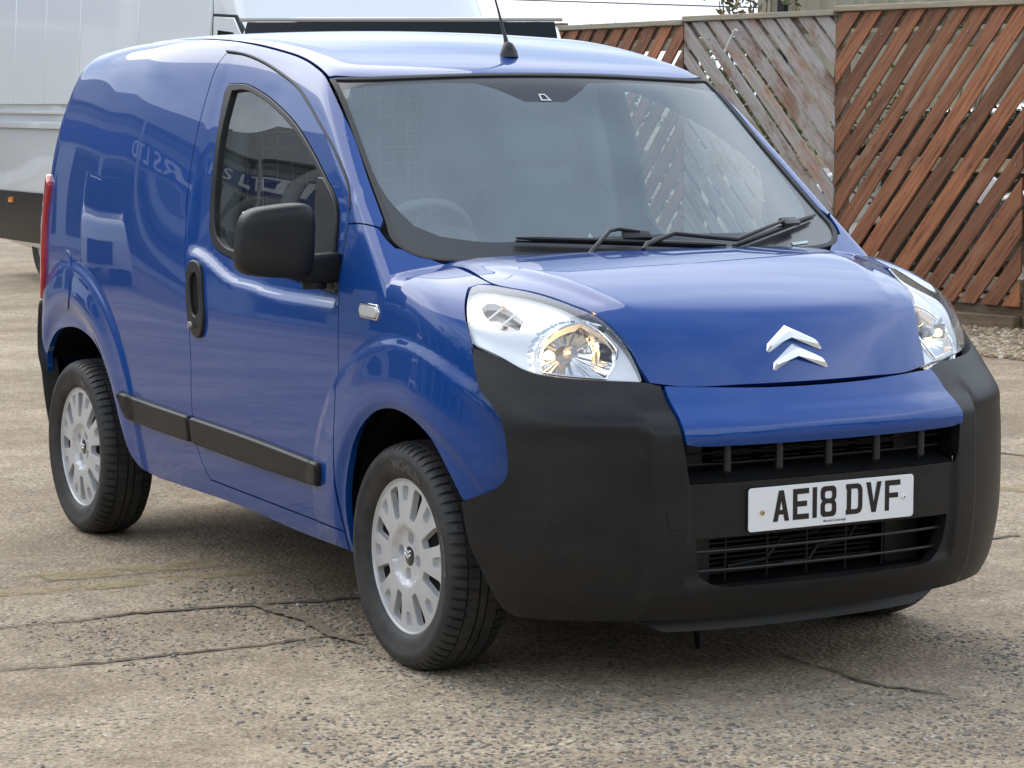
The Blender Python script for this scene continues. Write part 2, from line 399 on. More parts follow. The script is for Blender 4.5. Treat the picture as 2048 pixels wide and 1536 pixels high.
def plate(name,outline,d,f,m,parent=None,off=0.,thick=.012,res=.022,holes=(),gap=.0022,bevel=0.,both=False,step=.018,smooth=True,back=False,offfun=None,raw=False,label=None,hgap=None,corner=None):
    if corner is not None: CORNER[0],keep=corner,CORNER[0]
    else: keep=CORNER[0]
    pr=Proj(d); O3=rounded(outline,step=step) if smooth else np.array(outline,float)
    H3=[rounded(h,step=step) if smooth else np.array(h,float) for h in holes]
    O=pr.to(O3); rings=[O if area2(O)>0 else O[::-1]]
    if gap: rings[0]=inset2(rings[0],gap)
    CORNER[0]=keep; hg=gap if hgap is None else hgap
    for h in H3:
        h=pr.to(h); h=h if area2(h)>0 else h[::-1]; rings.append(inset2(h,-hg) if hg else h)
    if bevel:
        base=rings; rings=[inset2(rings[0],bevel)]+[inset2(h,-bevel) for h in rings[1:]]
    V,F=tri(rings,res)
    near=np.vstack([O3]+H3)
    P=casts(f,pr,V,near); Nn=grad(f,P)
    of=off if offfun is None else off+offfun(P)[:,None]
    T=P+Nn*of
    vs=list(map(tuple,T)); fs=[tuple(q) for q in F]; nrm=[[tuple(Nn[i]) for i in q] for q in F]
    # boundary loops
    ed={}
    for q in F:
        for a,b in ((q[0],q[1]),(q[1],q[2]),(q[2],q[0])): ed[(a,b)]=1
    bd=[(a,b) for (a,b) in ed if (b,a) not in ed]
    bi={}; top={}
    def down(i,k):
        # k=0 : rounded shoulder ring ; k=1 : root ring
        if (i,k) in bi: return bi[(i,k)]
        vs.append(tuple(low[k][i])); bi[(i,k)]=len(vs)-1; return bi[(i,k)]
    low={0:{},1:{},2:{}}
    bidx=sorted({i for e in bd for i in e})
    if bevel:
        # outward direction in surface for each boundary vertex
        outd={}
        nb={i:[] for i in bidx}
        for a,b in bd:
            e=unit(T[b]-T[a]); o_=np.cross(e,Nn[a]); nb[a].append(o_); nb[b].append(o_)
        for i in bidx:
            w=unit(sum(nb[i])); 
            low[0][i]=T[i]+w*bevel*.70-Nn[i]*bevel*.30; low[1][i]=T[i]+w*bevel-Nn[i]*bevel; low[2][i]=T[i]+w*bevel-Nn[i]*(bevel+thick)
            outd[i]=w
        for a,b in bd:
            n0a,n0b=Nn[a],Nn[b]; n1a,n1b=unit(Nn[a]+outd[a]),unit(Nn[b]+outd[b]); n2a,n2b=outd[a],outd[b]
            A=down(a,0);B=down(b,0);C=down(a,1);D_=down(b,1);E_=down(a,2);G_=down(b,2)
            for q,nn in (((b,a,A,B),(n0b,n0a,n1a,n1b)),((B,A,C,D_),(n1b,n1a,n2a,n2b)),((D_,C,E_,G_),(n2b,n2a,n2a,n2b))):
                fs.append(tuple(int(i) for i in q)); nrm.append([tuple(x) for x in nn])
    elif thick:
        for i in bidx: low[0][i]=T[i]-Nn[i]*thick
        for a,b in bd:
            w=unit(np.cross(T[b]-T[a],Nn[a]))
            fs.append((int(b),int(a),down(a,0),down(b,0))); nrm.append([tuple(w)]*4)
    me=mesh(name,vs,fs,True); 
    me.normals_split_custom_set([n for f_ in nrm for n in f_])
    if raw: return me
    o=link(name,me,m,parent)
    if label: o['label']=label
    if both:
        vs2=[(x,-y,z) for x,y,z in vs]; fs2=[tuple(reversed(q)) for q in fs]; n2=[[(n[0],-n[1],n[2]) for n in reversed(q)] for q in nrm]
        me2=mesh(name,vs2,fs2,True); me2.normals_split_custom_set([n for f_ in n2 for n in f_])
        o2=link(name,me2,m,parent)
        return o,o2
    return o
def surf(xz,f=None,d=(0,-1,0)):
    """lift (x,z) pairs on to the near side of the body"""
    f=f or body; a=np.array(xz,float); o=np.stack([a[:,0],0*a[:,0]-1.1,a[:,1]],1); P,h=cast(f,o,np.repeat([[0,1.,0]],len(a),0),0,.9,60)
    return [tuple(p) for p in P]
def onscreen(f,yz,x0=1.2):
    a=np.array(yz,float); o=np.stack([0*a[:,0]+x0,a[:,0],a[:,1]],1); P,h=cast(f,o,np.repeat([[-1.,0,0]],len(a),0),0,1.6,120)
    return [tuple(p) for p in P]
def mir(L): return [(x,-y,z) for x,y,z in L]
# ================================================================ the blue van
VAN=empty('panel_van',(0,0,0),0,'blue compact panel van with black bumpers and plate AE18 DVF parked in the foreground','van')
def sym(L): return list(L)+[(x,-y,z) for x,y,z in reversed(L) if abs(y)>1e-6]
DOOR=[(-1.462,-.676,1.669),(-1.342,-.665,1.657),(-1.211,-.665,1.633),(-1.067,-.672,1.598),(-.904,-.689,1.552),(-.697,-.72,1.455),(-.52,-.746,1.358),(-.395,-.769,1.253),(-.369,-.787,1.176),(-.362,-.805,1.10),(-.345,-.83,1.013),(-.325,-.846,.806),(-.333,-.853,.545),(-.345,-.837,.444),(-.344,-.814,.32),(-.795,-.814,.331),(-1.31,-.817,.344),(-1.36,-.829,.40),(-1.395,-.84,.47),(-1.398,-.84,.547),(-1.389,-.846,.738),(-1.405,-.845,.869),(-1.449,-.835,1.023),(-1.487,-.809,1.214),(-1.492,-.787,1.341),(-1.490,-.739,1.527),(-1.484,-.698,1.630)]
WINOUT=[(-1.372,-.707,1.57),(-1.273,-.697,1.569),(-1.142,-.697,1.543),(-.994,-.707,1.501),(-.831,-.723,1.444),(-.669,-.744,1.365),(-.561,-.758,1.302),(-.475,-.769,1.246),(-.450,-.774,1.216),(-.415,-.805,1.076),(-.369,-.839,.994),(-.474,-.838,1.0),(-.771,-.833,1.02),(-1.086,-.827,1.044),(-1.203,-.823,1.059),(-1.288,-.813,1.081),(-1.330,-.803,1.125),(-1.343,-.79,1.197),(-1.350,-.769,1.316),(-1.368,-.741,1.451),(-1.385,-.716,1.543)]
GLASS=[(-1.335,-.708,1.545),(-1.266,-.7,1.548),(-1.132,-.702,1.522),(-.981,-.713,1.478),(-.816,-.731,1.418),(-.678,-.747,1.350),(-.596,-.757,1.300),(-.590,-.765,1.266),(-.583,-.775,1.211),(-.563,-.8,1.095),(-.543,-.82,1.036),(-.613,-.826,1.038),(-1.102,-.815,1.070),(-1.208,-.81,1.082),(-1.27,-.803,1.109),(-1.300,-.795,1.154),(-1.318,-.773,1.288),(-1.335,-.729,1.46)]
SAIL=[(-.605,-.757,1.303),(-.561,-.758,1.302),(-.475,-.769,1.246),(-.448,-.774,1.216),(-.413,-.805,1.076),(-.366,-.839,.990),(-.474,-.838,.998),(-.548,-.82,1.012),(-.555,-.82,1.036),(-.575,-.8,1.095),(-.596,-.775,1.211),(-.604,-.765,1.266)]
FARCH=[(.325,-.805,.498),(.312,-.811,.52),(.289,-.821,.558),(.257,-.831,.604),(.22,-.839,.645),(.173,-.844,.672),(.118,-.847,.692),(.04,-.848,.703),(-.021,-.848,.699),(-.084,-.848,.683),(-.164,-.846,.640),(-.225,-.844,.585),(-.270,-.84,.515),(-.300,-.834,.445),(-.315,-.828,.37),(-.318,-.80,.262)]
RARCH=[(-1.80,-.80,.287),(-1.902,-.808,.304),(-1.955,-.828,.345),(-1.985,-.837,.398),(-2.02,-.847,.472),(-2.10,-.856,.593),(-2.20,-.86,.688),(-2.34,-.858,.731),(-2.53,-.839,.729),(-2.70,-.827,.690),(-2.81,-.816,.610),(-2.845,-.816,.55)]
WEDGE=[(-.766,-.658,1.582),(-.574,-.683,1.45),(-.389,-.712,1.299),(-.257,-.733,1.193)]
DITCH=[(-2.62,-.655,1.70),(-2.2,-.655,1.72),(-1.751,-.648,1.719),(-1.595,-.644,1.712),(-1.45,-.638,1.703),(-1.31,-.632,1.688),(-1.169,-.629,1.67),(-1.023,-.629,1.648),(-.897,-.639,1.621),(-.77,-.659,1.582)]
REARC=surf([(-2.835,.56),(-2.86,.68),(-2.865,.80),(-2.83,.9),(-2.81,1.1),(-2.77,1.35),(-2.72,1.5),(-2.67,1.62)])
DS=(0,-.93,.36)
side=[(-.347,-.8,.264),(-.694,-.8,.268),(-1.066,-.8,.284),(-1.631,-.8,.286)]+RARCH+REARC+DITCH+WEDGE[1:]+[(-.236,-.757,1.174),(-.365,-.787,1.178)]+DOOR[7::-1]+DOOR[:13:-1]
def bumpx(y,z):
    p,h=cast(bumper,np.array([[1.3,y,z]],float),np.array([[-1.,0,0]]),0,1.2,80); return p[0][0]
side_o,_=plate('side_panel',side,DS,body,M_PAINT,VAN,res=.011,thick=.02,both=True,step=.012)
plate('front_wing',[(-.24,-.755,1.170),(-.198,-.755,1.143),(-.166,-.746,1.122),(-.14,-.70,1.112),(-.131,-.694,1.107),(-.036,-.638,1.075),(.183,-.64,1.041),(.161,-.671,1.04),(.162,-.70,1.033),(.201,-.728,1.016),(.253,-.76,.988),(.301,-.783,.948),(.335,-.789,.901),(.372,-.79,.828),(.40,-.784,.789),(.436,-.763,.747),(.462,-.751,.704),(.474,-.747,.647),(.476,-.745,.584),(.467,-.75,.566),(.445,-.765,.545),(.372,-.794,.510),(.325,-.805,.498)]+FARCH[1:]+[(-.343,-.8,.262)]+[DOOR[i] for i in (14,13,12,11,10,9,8)],
      (.22,-.86,.46),body,M_PAINT,VAN,res=.012,thick=.02,both=True,step=.012)
DRS=[]
dn,df_=plate('door',DOOR,DS,body,M_PAINT,VAN,res=.014,thick=.02,both=True,holes=[WINOUT],step=.014)
for s,dr in ((-1,dn),(1,df_)):
    F=(lambda q:q) if s<0 else mir
    def pl2(name,*a,**k):
        me=plate(name,*a,raw=True,**k) if True else None
        return me
    def add(name,outl,m,parent,**k):
        me=plate(name,outl,k.pop('d',DS),body,None,raw=True,**k)
        if s>0:
            # rebuild mirrored, keeping normals
            vs=[(v.co.x,-v.co.y,v.co.z) for v in me.vertices]; fs=[tuple(reversed(p.vertices)) for p in me.polygons]
            nr=[]
            for p in me.polygons: nr+= [ (lambda n:(n[0],-n[1],n[2]))(me.corner_normals[l].vector) for l in reversed(p.loop_indices)]
            m3=mesh(name,vs,fs,True); m3.normals_split_custom_set(nr); me=m3
        return link(name,me,m,parent)
    seal=add('window_seal',WINOUT,M_TRIM,dr,holes=[GLASS],off=.004,thick=.014,bevel=.003,res=.03,gap=.0008)
    add('window_glass',GLASS,M_SIDEG,dr,off=-.008,thick=0,res=.05,gap=-.003)
    add('mirror_base',SAIL,M_TRIM,dr,off=.010,thick=.012,bevel=.005,res=.02,gap=.003)
    HO=[(-1.402,-.841,1.020),(-1.362,-.839,1.030),(-1.312,-.841,1.012),(-1.285,-.852,.93),(-1.268,-.856,.840),(-1.290,-.857,.800),(-1.335,-.857,.795),(-1.378,-.856,.83),(-1.408,-.848,.935)]
    HI=[(-1.375,-.841,.975),(-1.35,-.839,.99),(-1.325,-.841,.975),(-1.312,-.852,.93),(-1.302,-.856,.88),(-1.325,-.857,.862),(-1.355,-.857,.875),(-1.375,-.848,.93)]
    h=add('door_handle',HO,M_TRIM,dr,holes=[HI],off=.012,thick=.012,bevel=.006,res=.02,gap=0,step=.008,corner=75)
    add('handle_recess',HI,M_BLACK,h,off=.0015,thick=0,res=.02,gap=-.004,corner=75)
    lk=MB(); lk.tube([(-1.338,s*.866,.828),(-1.338,s*.874,.828)],[.012,.010],12); lk.build('lock_barrel',M_STEEL,h,smooth=True)
    add('rubbing_strip',[(-1.395,-.85,.543),(-.90,-.85,.530),(-.438,-.867,.517),(-.428,-.867,.505),(-.440,-.86,.452),(-.455,-.86,.442),(-.92,-.85,.444),(-1.390,-.842,.453)],M_PLASTIC,dr,off=.020,thick=.02,bevel=.012,res=.03,gap=.001,step=.02,corner=12)
    add('rubbing_strip',[(-1.990,-.856,.562),(-1.70,-.85,.550),(-1.405,-.85,.543),(-1.402,-.842,.454),(-1.70,-.844,.460),(-1.925,-.844,.468),(-1.960,-.85,.500)],M_PLASTIC,side_o if s<0 else _,off=.020,thick=.02,bevel=.012,res=.03,gap=.001,step=.02,corner=12)
    # repeater lamp
    rp=add('indicator_lamp',[(-.192,-.843,.972),(-.105,-.843,.972),(-.090,-.846,.957),(-.100,-.847,.942),(-.187,-.847,.945),(-.198,-.847,.958)],mat('clear lens',(.62,.60,.56),.08,coat=1),VAN,off=.009,thick=.006,bevel=.003,res=.03,gap=0,corner=40,step=.008)
    add('chrome_surround',[(-.199,-.843,.979),(-.10,-.843,.979),(-.082,-.846,.957),(-.093,-.847,.935),(-.194,-.847,.938),(-.206,-.847,.958)],M_CHROME,rp,off=.005,thick=.004,bevel=.003,res=.03,gap=0,corner=40,step=.008)
    # fuel flap only on the driver's side : drawn as its shut line
    if s<0:
        add('fuel_flap',[(-2.625,-.838,.86),(-2.607,-.834,.975),(-2.558,-.837,1.005),(-2.494,-.842,.99),(-2.46,-.846,.93),(-2.455,-.861,.84),(-2.50,-.864,.80),(-2.58,-.85,.80)],M_PAINT,side_o,off=.0035,thick=.004,bevel=.0015,res=.02,gap=.002,corner=60)
    # tail lamp
    tl=add('tail_light',[(-2.755,-.80,1.225),(-2.79,-.80,1.10),(-2.80,-.80,.97),(-2.80,-.80,.90),(-2.83,-.80,.85),(-2.865,-.80,.80),(-2.93,-.74,.80),(-2.94,-.72,.95),(-2.93,-.72,1.10),(-2.89,-.74,1.22),(-2.82,-.80,1.26)],M_RED,VAN,off=.018,thick=.02,bevel=.010,res=.02,gap=0,d=(-.75,-.66,.05))
    add('reversing_lens',[(-2.80,-.80,1.12),(-2.805,-.80,1.04),(-2.93,-.72,1.04),(-2.925,-.72,1.12)],M_PALE,tl,off=.0195,thick=.002,res=.02,gap=.002,d=(-.75,-.66,.05),smooth=False)
# inner dark shells behind the gaps
HOLE=[(-1.36,-.7,1.55),(-1.26,-.7,1.555),(-1.12,-.7,1.53),(-.97,-.71,1.486),(-.80,-.73,1.42),(-.66,-.75,1.352),(-.59,-.757,1.305),(-.57,-.8,1.095),(-.55,-.82,1.03),(-1.22,-.81,1.065),(-1.315,-.80,1.14),(-1.335,-.77,1.3)]
ish=[(-.30,-.8,.28),(-1.75,-.8,.29),(-1.84,-.8,.30),(-1.95,-.83,.38),(-2.07,-.85,.60),(-2.20,-.86,.715),(-2.5,-.85,.755),(-2.75,-.82,.70),(-2.85,-.81,.60),(-2.87,-.80,.8),(-2.80,-.78,1.2),(-2.70,-.75,1.5),(-2.62,-.70,1.66),(-2.2,-.64,1.70),(-1.6,-.62,1.71),(-1.2,-.61,1.66),(-.85,-.63,1.60),(-.60,-.68,1.46),(-.40,-.71,1.30),(-.25,-.73,1.18),(-.10,-.68,1.09),(.10,-.66,1.05),(.15,-.69,1.02),(.30,-.77,.93),(.37,-.79,.82),(.45,-.75,.70),(.45,-.75,.57),(.35,-.80,.53),(.24,-.83,.66),(.10,-.84,.73),(-.06,-.84,.73),(-.20,-.84,.65),(-.31,-.83,.50),(-.335,-.82,.40)]
plate('inner_lining',ish,DS,body,M_BLACK,VAN,off=-.02,thick=0,res=.06,gap=.004,holes=[HOLE],both=True,step=.04)
# bonnet
HSEAM=[(-.131,-.694,1.107),(-.036,-.638,1.075),(.183,-.640,1.041)]
BON=[(0.,0.,1.09),(-.012,-.22,1.09),(-.045,-.42,1.09),(-.09,-.60,1.10)]+HSEAM+[(.236,-.619,1.034),(.289,-.589,1.027),(.349,-.564,1.015),(.427,-.536,.996),(.499,-.500,.968),(.539,-.480,.935),(.575,-.460,.892),(.604,-.452,.85),(.629,-.440,.808),(.660,-.35,.799),(.682,-.18,.796),(.688,0,.795)]
bon=plate('bonnet',[p for p in BON[::-1]]+mir(BON[1:-1]),(.5,0,.87),lambda x,y,z:g_front(x,y,z),M_PAINT,VAN,res=.018,thick=.02,gap=.003,step=.014)
plate('inner_lining',[(.02,0,1.08),(-.1,-.64,1.1),(.18,-.62,1.04),(.50,-.48,.97),(.62,-.43,.83),(.64,0,.82),(.62,.43,.83),(.50,.48,.97),(.18,.62,1.04),(-.1,.64,1.1)],(.5,0,.87),lambda x,y,z:g_front(x,y,z),M_BLACK,VAN,res=.06,thick=0,off=-.03,gap=-.03,smooth=False)
# bonnet badge : two chevrons, each with two facets
def chevron(mb,top,w,h,arm,lift,f):
    pass
def badge_mesh(s,depth):
    mb=MB()
    for dz in (0,-1.02):
        z0=dz*.055
        for sg in (-1,1):
            # arm polygon in local (u,v)
            A=[(0,z0+.034),(sg*.078,z0-.020),(sg*.0875,z0-.042),(sg*.080,z0-.045),(0,z0-.004)]
            if sg<0: A=A[::-1]
            n=len(A); c=(sum(p[0] for p in A)/n,sum(p[1] for p in A)/n)
            v=[(p[0]*s,p[1]*s,0) for p in A]+[(c[0]+(p[0]-c[0])*.72 if abs(p[0])>1e-9 else 0,c[1]+(p[1]-c[1])*.55,depth) for p in A]
            v=[v_ if i<n else (v_[0]*s,v_[1]*s,v_[2]) for i,v_ in enumerate(v)]
            mb.add(v,[tuple(n+i for i in range(n))]+[(i,(i+1)%n,n+(i+1)%n,n+i) for i in range(n)])
    return mb
bd=badge_mesh(1.0,.009)
# bend the badge on to the bonnet
P0=np.array([(.2,v[0],.905+v[1]*.0) for v in bd.v])
q=[]
for (u,v,dpt) in bd.v:
    # walk down the bonnet nose: find surface point at given height
    zz=.9085+v*.80
    p,h=cast(g_front,np.array([[1.2,u,zz]]),np.array([[-1.,0,0]]),0,1.2,120); n_=grad(g_front,p)[0]; q.append(tuple(p[0]+n_*(dpt+.001)))
bd.v=q
link('badge',mesh('badge',bd.v,bd.f),M_EMBLEM,bon)
# roof
ROOF=[(-.689,0,1.603),(-.694,-.26,1.600),(-.707,-.452,1.593),(-.734,-.60,1.586),(-.775,-.655,1.582)]+DITCH[:-1][::-1]+[(-2.66,-.5,1.70),(-2.68,0,1.70)]
rf=plate('roof',ROOF+mir(ROOF[1:-1])[::-1],(0,0,1),g_cabin,M_PAINT,VAN,res=.03,thick=.015,gap=.004,step=.02)
for s in (-1,1):
    dl=MB(); dp=np.array(rounded([(x,y,z) for x,y,z in DITCH],closed=False)); 
    dl.tube([(x,-s*y*.995 if s>0 else y*.995,z-.014) for x,y,z in dp if x>-1.9],.007,6)
    dl.build('roof_gutter',M_BLACK,VAN)
an=MB(); an.tube([(-.862,0,1.652),(-.862,0,1.668),(-.868,0,1.684),(-.876,0,1.69)],[.030,.026,.019,.013],16); 
an.tube([(-.872,0,1.683),(-.885,0,1.715),(-.93,0,1.80),(-1.02,0,1.96),(-1.09,0,2.08)],[.010,.006,.0035,.0028,.002],8)
ant=an.build('aerial',M_TRIM,rf,smooth=True)
# drip moulding above the door
dm=np.array(rounded(DOOR[0:9],closed=False,step=.03)); dg=grad(body,dm)
for s in (-1,1):
    mbd=MB(); mbd.tube([(p[0]+n[0]*.003,(p[1]+n[1]*.003)*(-s),p[2]+n[2]*.003+.004) for p,n in zip(dm,dg)],.004,6)
    mbd.build('door_drip_seal',M_RUBBER,VAN)
# rear closing panel and bumper (seen only from the side)
RC=[p for p in REARC]; 
rp_=[RC[i] for i in range(len(RC))]
plate('rear_door',[(-2.9,-.02,.45)]+[(x,y,z) for x,y,z in rp_]+[(-2.64,-.60,1.70),(-2.68,-.02,1.71)],(-.9,-.35,.2),body,M_PAINT,VAN,res=.05,thick=.01,gap=.002,both=True)
rb=[(-2.835,-.8,.35),(-2.84,-.8,.50),(-2.852,-.8,.62),(-2.86,-.8,.72),(-2.87,-.8,.80),(-2.93,-.70,.80),(-2.97,-.4,.80),(-2.97,-.003,.80),(-2.95,-.003,.28),(-2.93,-.6,.28),(-2.85,-.78,.28)]
plate('rear_bumper',rb,(-.8,-.6,0),body,M_PLASTIC,VAN,off=.022,res=.04,thick=.05,gap=0,bevel=.012,both=True)
# ------------------------------------------------ windscreen
WO=[(-.689,0,1.603),(-.694,-.26,1.600),(-.707,-.452,1.593),(-.734,-.60,1.585),(-.766,-.658,1.580),(-.574,-.683,1.45),(-.389,-.712,1.299),(-.257,-.733,1.193),(-.186,-.744,1.136),(-.12,-.70,1.10),(-.05,-.50,1.085),(-.01,-.25,1.08),(0,0,1.08)]
WOs=WO+mir(WO[1:-1])[::-1]
WC=[(-.699,-.66,1.551),(-.685,-.531,1.567),(-.669,-.392,1.573),(-.652,-.234,1.574),(-.626,-.18,1.556),(-.575,-.104,1.518),(-.574,.036,1.517),(-.612,.105,1.547),(-.65,.157,1.575),(-.674,.431,1.573),(-.677,.545,1.566),(-.690,.655,1.548),(-.62,.662,1.50),(-.52,.668,1.42),(-.42,.674,1.335),(-.33,.678,1.262),(-.257,.676,1.21),(-.21,.655,1.178),(-.171,.603,1.155),(-.112,.389,1.141),(-.093,.071,1.144),(-.095,-.223,1.14),(-.122,-.49,1.135),(-.168,-.608,1.152),(-.219,-.662,1.18),(-.319,-.690,1.25),(-.459,-.687,1.359),(-.59,-.675,1.465)]
DW=(.62,0,.78)
pr=Proj(DW)
ring_in=WOs; WOs=WOs
ws=plate('windscreen',WC,DW,g_cabin,M_SCREEN,VAN,res=.04,thick=0,gap=0,off=-.004,corner=22)
plate('windscreen_band',WOs,DW,g_cabin,M_FRIT,ws,res=.03,thick=.004,gap=.013,holes=[],off=-.0035,raw=False) if False else None
# black ceramic band: outer outline inset, hole = clear area
WOi=[(x,y,z) for x,y,z in WOs]
plate('windscreen_band',WOi,DW,g_cabin,M_FRIT,ws,res=.03,thick=.003,gap=.010,hgap=0,holes=[rounded(WC,corner=22,step=.02)[:]],off=-.004,corner=60,step=.02)
def ringplate(name,O,w,d,f,m,parent,off,thick,bevel,res=.03):
    pr=Proj(d); CORNER[0]=60; Q=pr.to(rounded(O)); CORNER[0]=32; s=1 if area2(Q)>0 else -1; Qi=inset2(Q,w)
    o,dd=pr.rays(Qi); P=casts(f,pr,Qi,np.array(O)); return plate(name,O,d,f,m,parent,off=off,thick=thick,res=res,gap=0,bevel=bevel,holes=[P[::3]],step=.02,corner=60)
ringplate('windscreen_seal',[(x,y,z) for x,y,z in WOs],.016,DW,g_cabin,M_RUBBER,ws,.002,.012,.003)
# hole in the band refers to clear outline with its own (negative) gap so the edges meet
plate('sensor_mark',[(-.602,-.046,1.54),(-.602,-.024,1.54),(-.577,-.014,1.52),(-.578,-.050,1.52)],DW,g_cabin,mat('sensor mark white',(.55,.58,.58),.5),ws,off=-.0015,thick=.001,res=.05,gap=0,smooth=False,holes=[[(-.598,-.041,1.537),(-.598,-.028,1.537),(-.581,-.021,1.523),(-.582,-.044,1.523)]])
plate('glass_sticker',[(-.087,.512,1.106),(-.106,.582,1.109),(-.097,.582,1.102),(-.078,.513,1.099)],DW,g_cabin,mat('pale sticker',(.50,.58,.58),.4),ws,off=-.0015,thick=.001,res=.05,gap=0,smooth=False)
cw=MB()
pts=[(-.02+.0,y,1.085) for y in (0,)]
for i in range(12):
    y0=-.66+i*.11; xa=lambda y:-.02-.17*(abs(y)/.7)**2.3
    cw.add([(xa(y0)+.06,y0,1.068),(xa(y0)-.10,y0,1.078),(xa(y0+.11)-.10,y0+.11,1.078),(xa(y0+.11)+.06,y0+.11,1.068)],[(0,1,2,3)])
cw.build('scuttle_panel',M_TRIM,VAN,smooth=True)
# ------------------------------------------------ wipers
def glasspts(P,off):
    P=np.array(P,float); n=grad(g_cabin,P); return [tuple(p+m_*off) for p,m_ in zip(P,n)]
def wiper(blade,arm,nub):
    w=MB(); b=rounded(blade,closed=False,step=.05); pts=glasspts(b,.018)
    w.tube(pts,[.004]+[.0070]*(len(pts)-2)+[.004],8,upv=(0,0,1)); w.tube(glasspts(b,.006),.0035,6)
    return w
w1=wiper([(-.1,-.412,1.129),(-.07,-.238,1.121),(-.052,-.085,1.113),(-.037,.123,1.101),(-.034,.293,1.091)],None,None)
bl=w1.build('wiper',M_TRIM,VAN,smooth=True)
a=MB(); a.tube(glasspts([(.0,-.245,1.075),(-.028,-.214,1.091)],.02)+glasspts([(-.072,-.135,1.130),(-.082,-.10,1.134),(-.071,-.037,1.126)],.034),[.008,.007,.006,.006,.005],8)
a.box((-.015,-.042,-.006),(.015,.042,.006),M=Matrix.Translation(glasspts([(-.064,-.05,1.118)],.030)[0])@Matrix.Rotation(math.radians(-8),4,'Z')@Matrix.Rotation(math.radians(38),4,'Y'))
a.build('wiper_arm',M_TRIM,bl,bevel=.003)
w2=wiper([(-.036,.262,1.092),(-.084,.397,1.118),(-.147,.549,1.145),(-.229,.728,1.173)],None,None)
b2=w2.build('wiper',M_TRIM,VAN,smooth=True)
a=MB(); a.tube(glasspts([(-.0,-.07,1.075),(-.022,-.046,1.091),(-.054,.066,1.117),(-.043,.161,1.106),(-.035,.267,1.095),(-.085,.39,1.12),(-.125,.49,1.14)],.036),[.009,.008,.0065,.0065,.007,.006,.005],8)
a.box((-.014,-.042,-.006),(.014,.042,.006),M=Matrix.Translation(glasspts([(-.138,.525,1.142)],.028)[0])@Matrix.Rotation(math.radians(22),4,'Z')@Matrix.Rotation(math.radians(38),4,'Y'))
a.build('wiper_arm',M_TRIM,b2,bevel=.003)
# ------------------------------------------------ front bumper
EDGE=[(.328,-.785,.898),(.372,-.80,.835),(.405,-.802,.793),(.458,-.792,.754),(.494,-.787,.714),(.512,-.787,.658),(.518,-.788,.597),(.510,-.793,.574),(.484,-.806,.553),(.420,-.831,.526),(.372,-.839,.508)]
ARCHE=[(.382,-.837,.463),(.400,-.831,.402),(.425,-.82,.353),(.455,-.798,.284),(.472,-.778,.240),(.50,-.76,.222)]
BOT=[(.526,-.726,.221),(.613,-.646,.221),(.693,-.489,.220),(.716,-.20,.213),(.719,0,.212)]
TOP=[(.661,-.424,.808),(.652,-.463,.817),(.614,-.575,.825),(.552,-.669,.833),(.493,-.721,.846),(.42,-.752,.875)]
INS=[(.753,-.419,.672),(.735,-.424,.728),(.695,-.428,.774)]
half=[(.77,-.0,.574),(.77,-.20,.574),(.77,-.409,.574),(.768,-.414,.60)]+INS+TOP+EDGE+ARCHE+BOT
LOW=[(.768,-.388,.432),(.765,-.384,.375),(.752,-.368,.335),(.751,-.33,.314),(.757,-.20,.306),(.76,0,.303)]
LOWs=[(.768,0,.434)]+LOW+mir(LOW[:-1])[::-1]
bmp=plate('front_bumper',half+mir(half[1:-1])[::-1],'cyl',bumper,M_PLASTIC,VAN,res=.0095,thick=.035,gap=.002,holes=[LOWs],step=.010)
# painted insert
IN2=[(.753,-.419,.672),(.735,-.424,.728),(.695,-.428,.774),(.669,-.424,.804)]
ins=[(.78,0,.665),(.775,-.22,.667),(.765,-.38,.670)]+IN2+[(.690,-.30,.797),(.70,-.15,.790),(.702,0,.788)]
plate('bumper_insert',ins+mir(ins[1:-1])[::-1],'cyl',bumper,M_PAINT,VAN,res=.012,thick=.03,gap=.002,step=.012,offfun=lambda P:.007+.004*sstep(.708,.700,P[:,2]))
# plate carrier ledge, grille cavities
g=MB()
g.box((.60,-.41,.560),(.79,.41,.575)); 
ledge=MB()
for i in range(16):
    y0=-.412+i*.0515; y1=y0+.0515
    xf=lambda y:float(bumpx(y,.574))
    ledge.add([(xf(y0)-.001,y0,.574),(xf(y1)-.001,y1,.574),(.665,y1,.600),(.665,y0,.600)],[(0,1,2,3)])
ledge.build('plate_shelf',M_PLASTIC,bmp,smooth=True)
gr=empty('upper_grille'); gr.parent=VAN
cav=MB(); cav.box((.60,-.43,.590),(.625,.43,.700)); cav.box((.60,-.45,.59),(.80,-.412,.69)) if False else None
cav.add([(.625,-.415,.585),(.76,-.415,.585),(.76,-.415,.69),(.625,-.415,.69)],[(0,1,2,3)]); cav.box((.50,-.46,.55),(.715,-.425,.69)); cav.box((.50,.425,.55),(.715,.46,.69)); cav.box((.60,-.44,.555),(.745,.44,.572)); cav.add([(.62,.424,.56),(.768,.424,.56),(.755,.424,.69),(.62,.424,.69)],[(0,1,2,3)]); cav.add([(.62,-.424,.56),(.768,-.424,.56),(.755,-.424,.69),(.62,-.424,.69)],[(0,1,2,3)]); cav.box((.50,-.43,.695),(.70,.43,.70)); cav.add([(.625,.415,.585),(.76,.415,.585),(.76,.415,.69),(.625,.415,.69)],[(3,2,1,0)])
cav.build('grille_back',M_BLACK,gr)
for y in (-.305,-.153,0,.153,.305):
    b_=MB(); xx=float(bumpx(y,.63))-.016; b_.tube([(xx-.01,y,.578),(xx,y,.60),(xx,y,.65),(xx-.006,y,.69)],.0105,10); b_.build('grille_bar',M_TRIM,gr,smooth=True)
for z in (.612,.640,.664):
    b_=MB(); b_.tube([(float(bumpx(y,.63))-.055,y,z) for y in np.linspace(-.41,.41,20)],.0035,6); b_.build('grille_slat',M_TRIM,gr,smooth=True)
fin=MB()
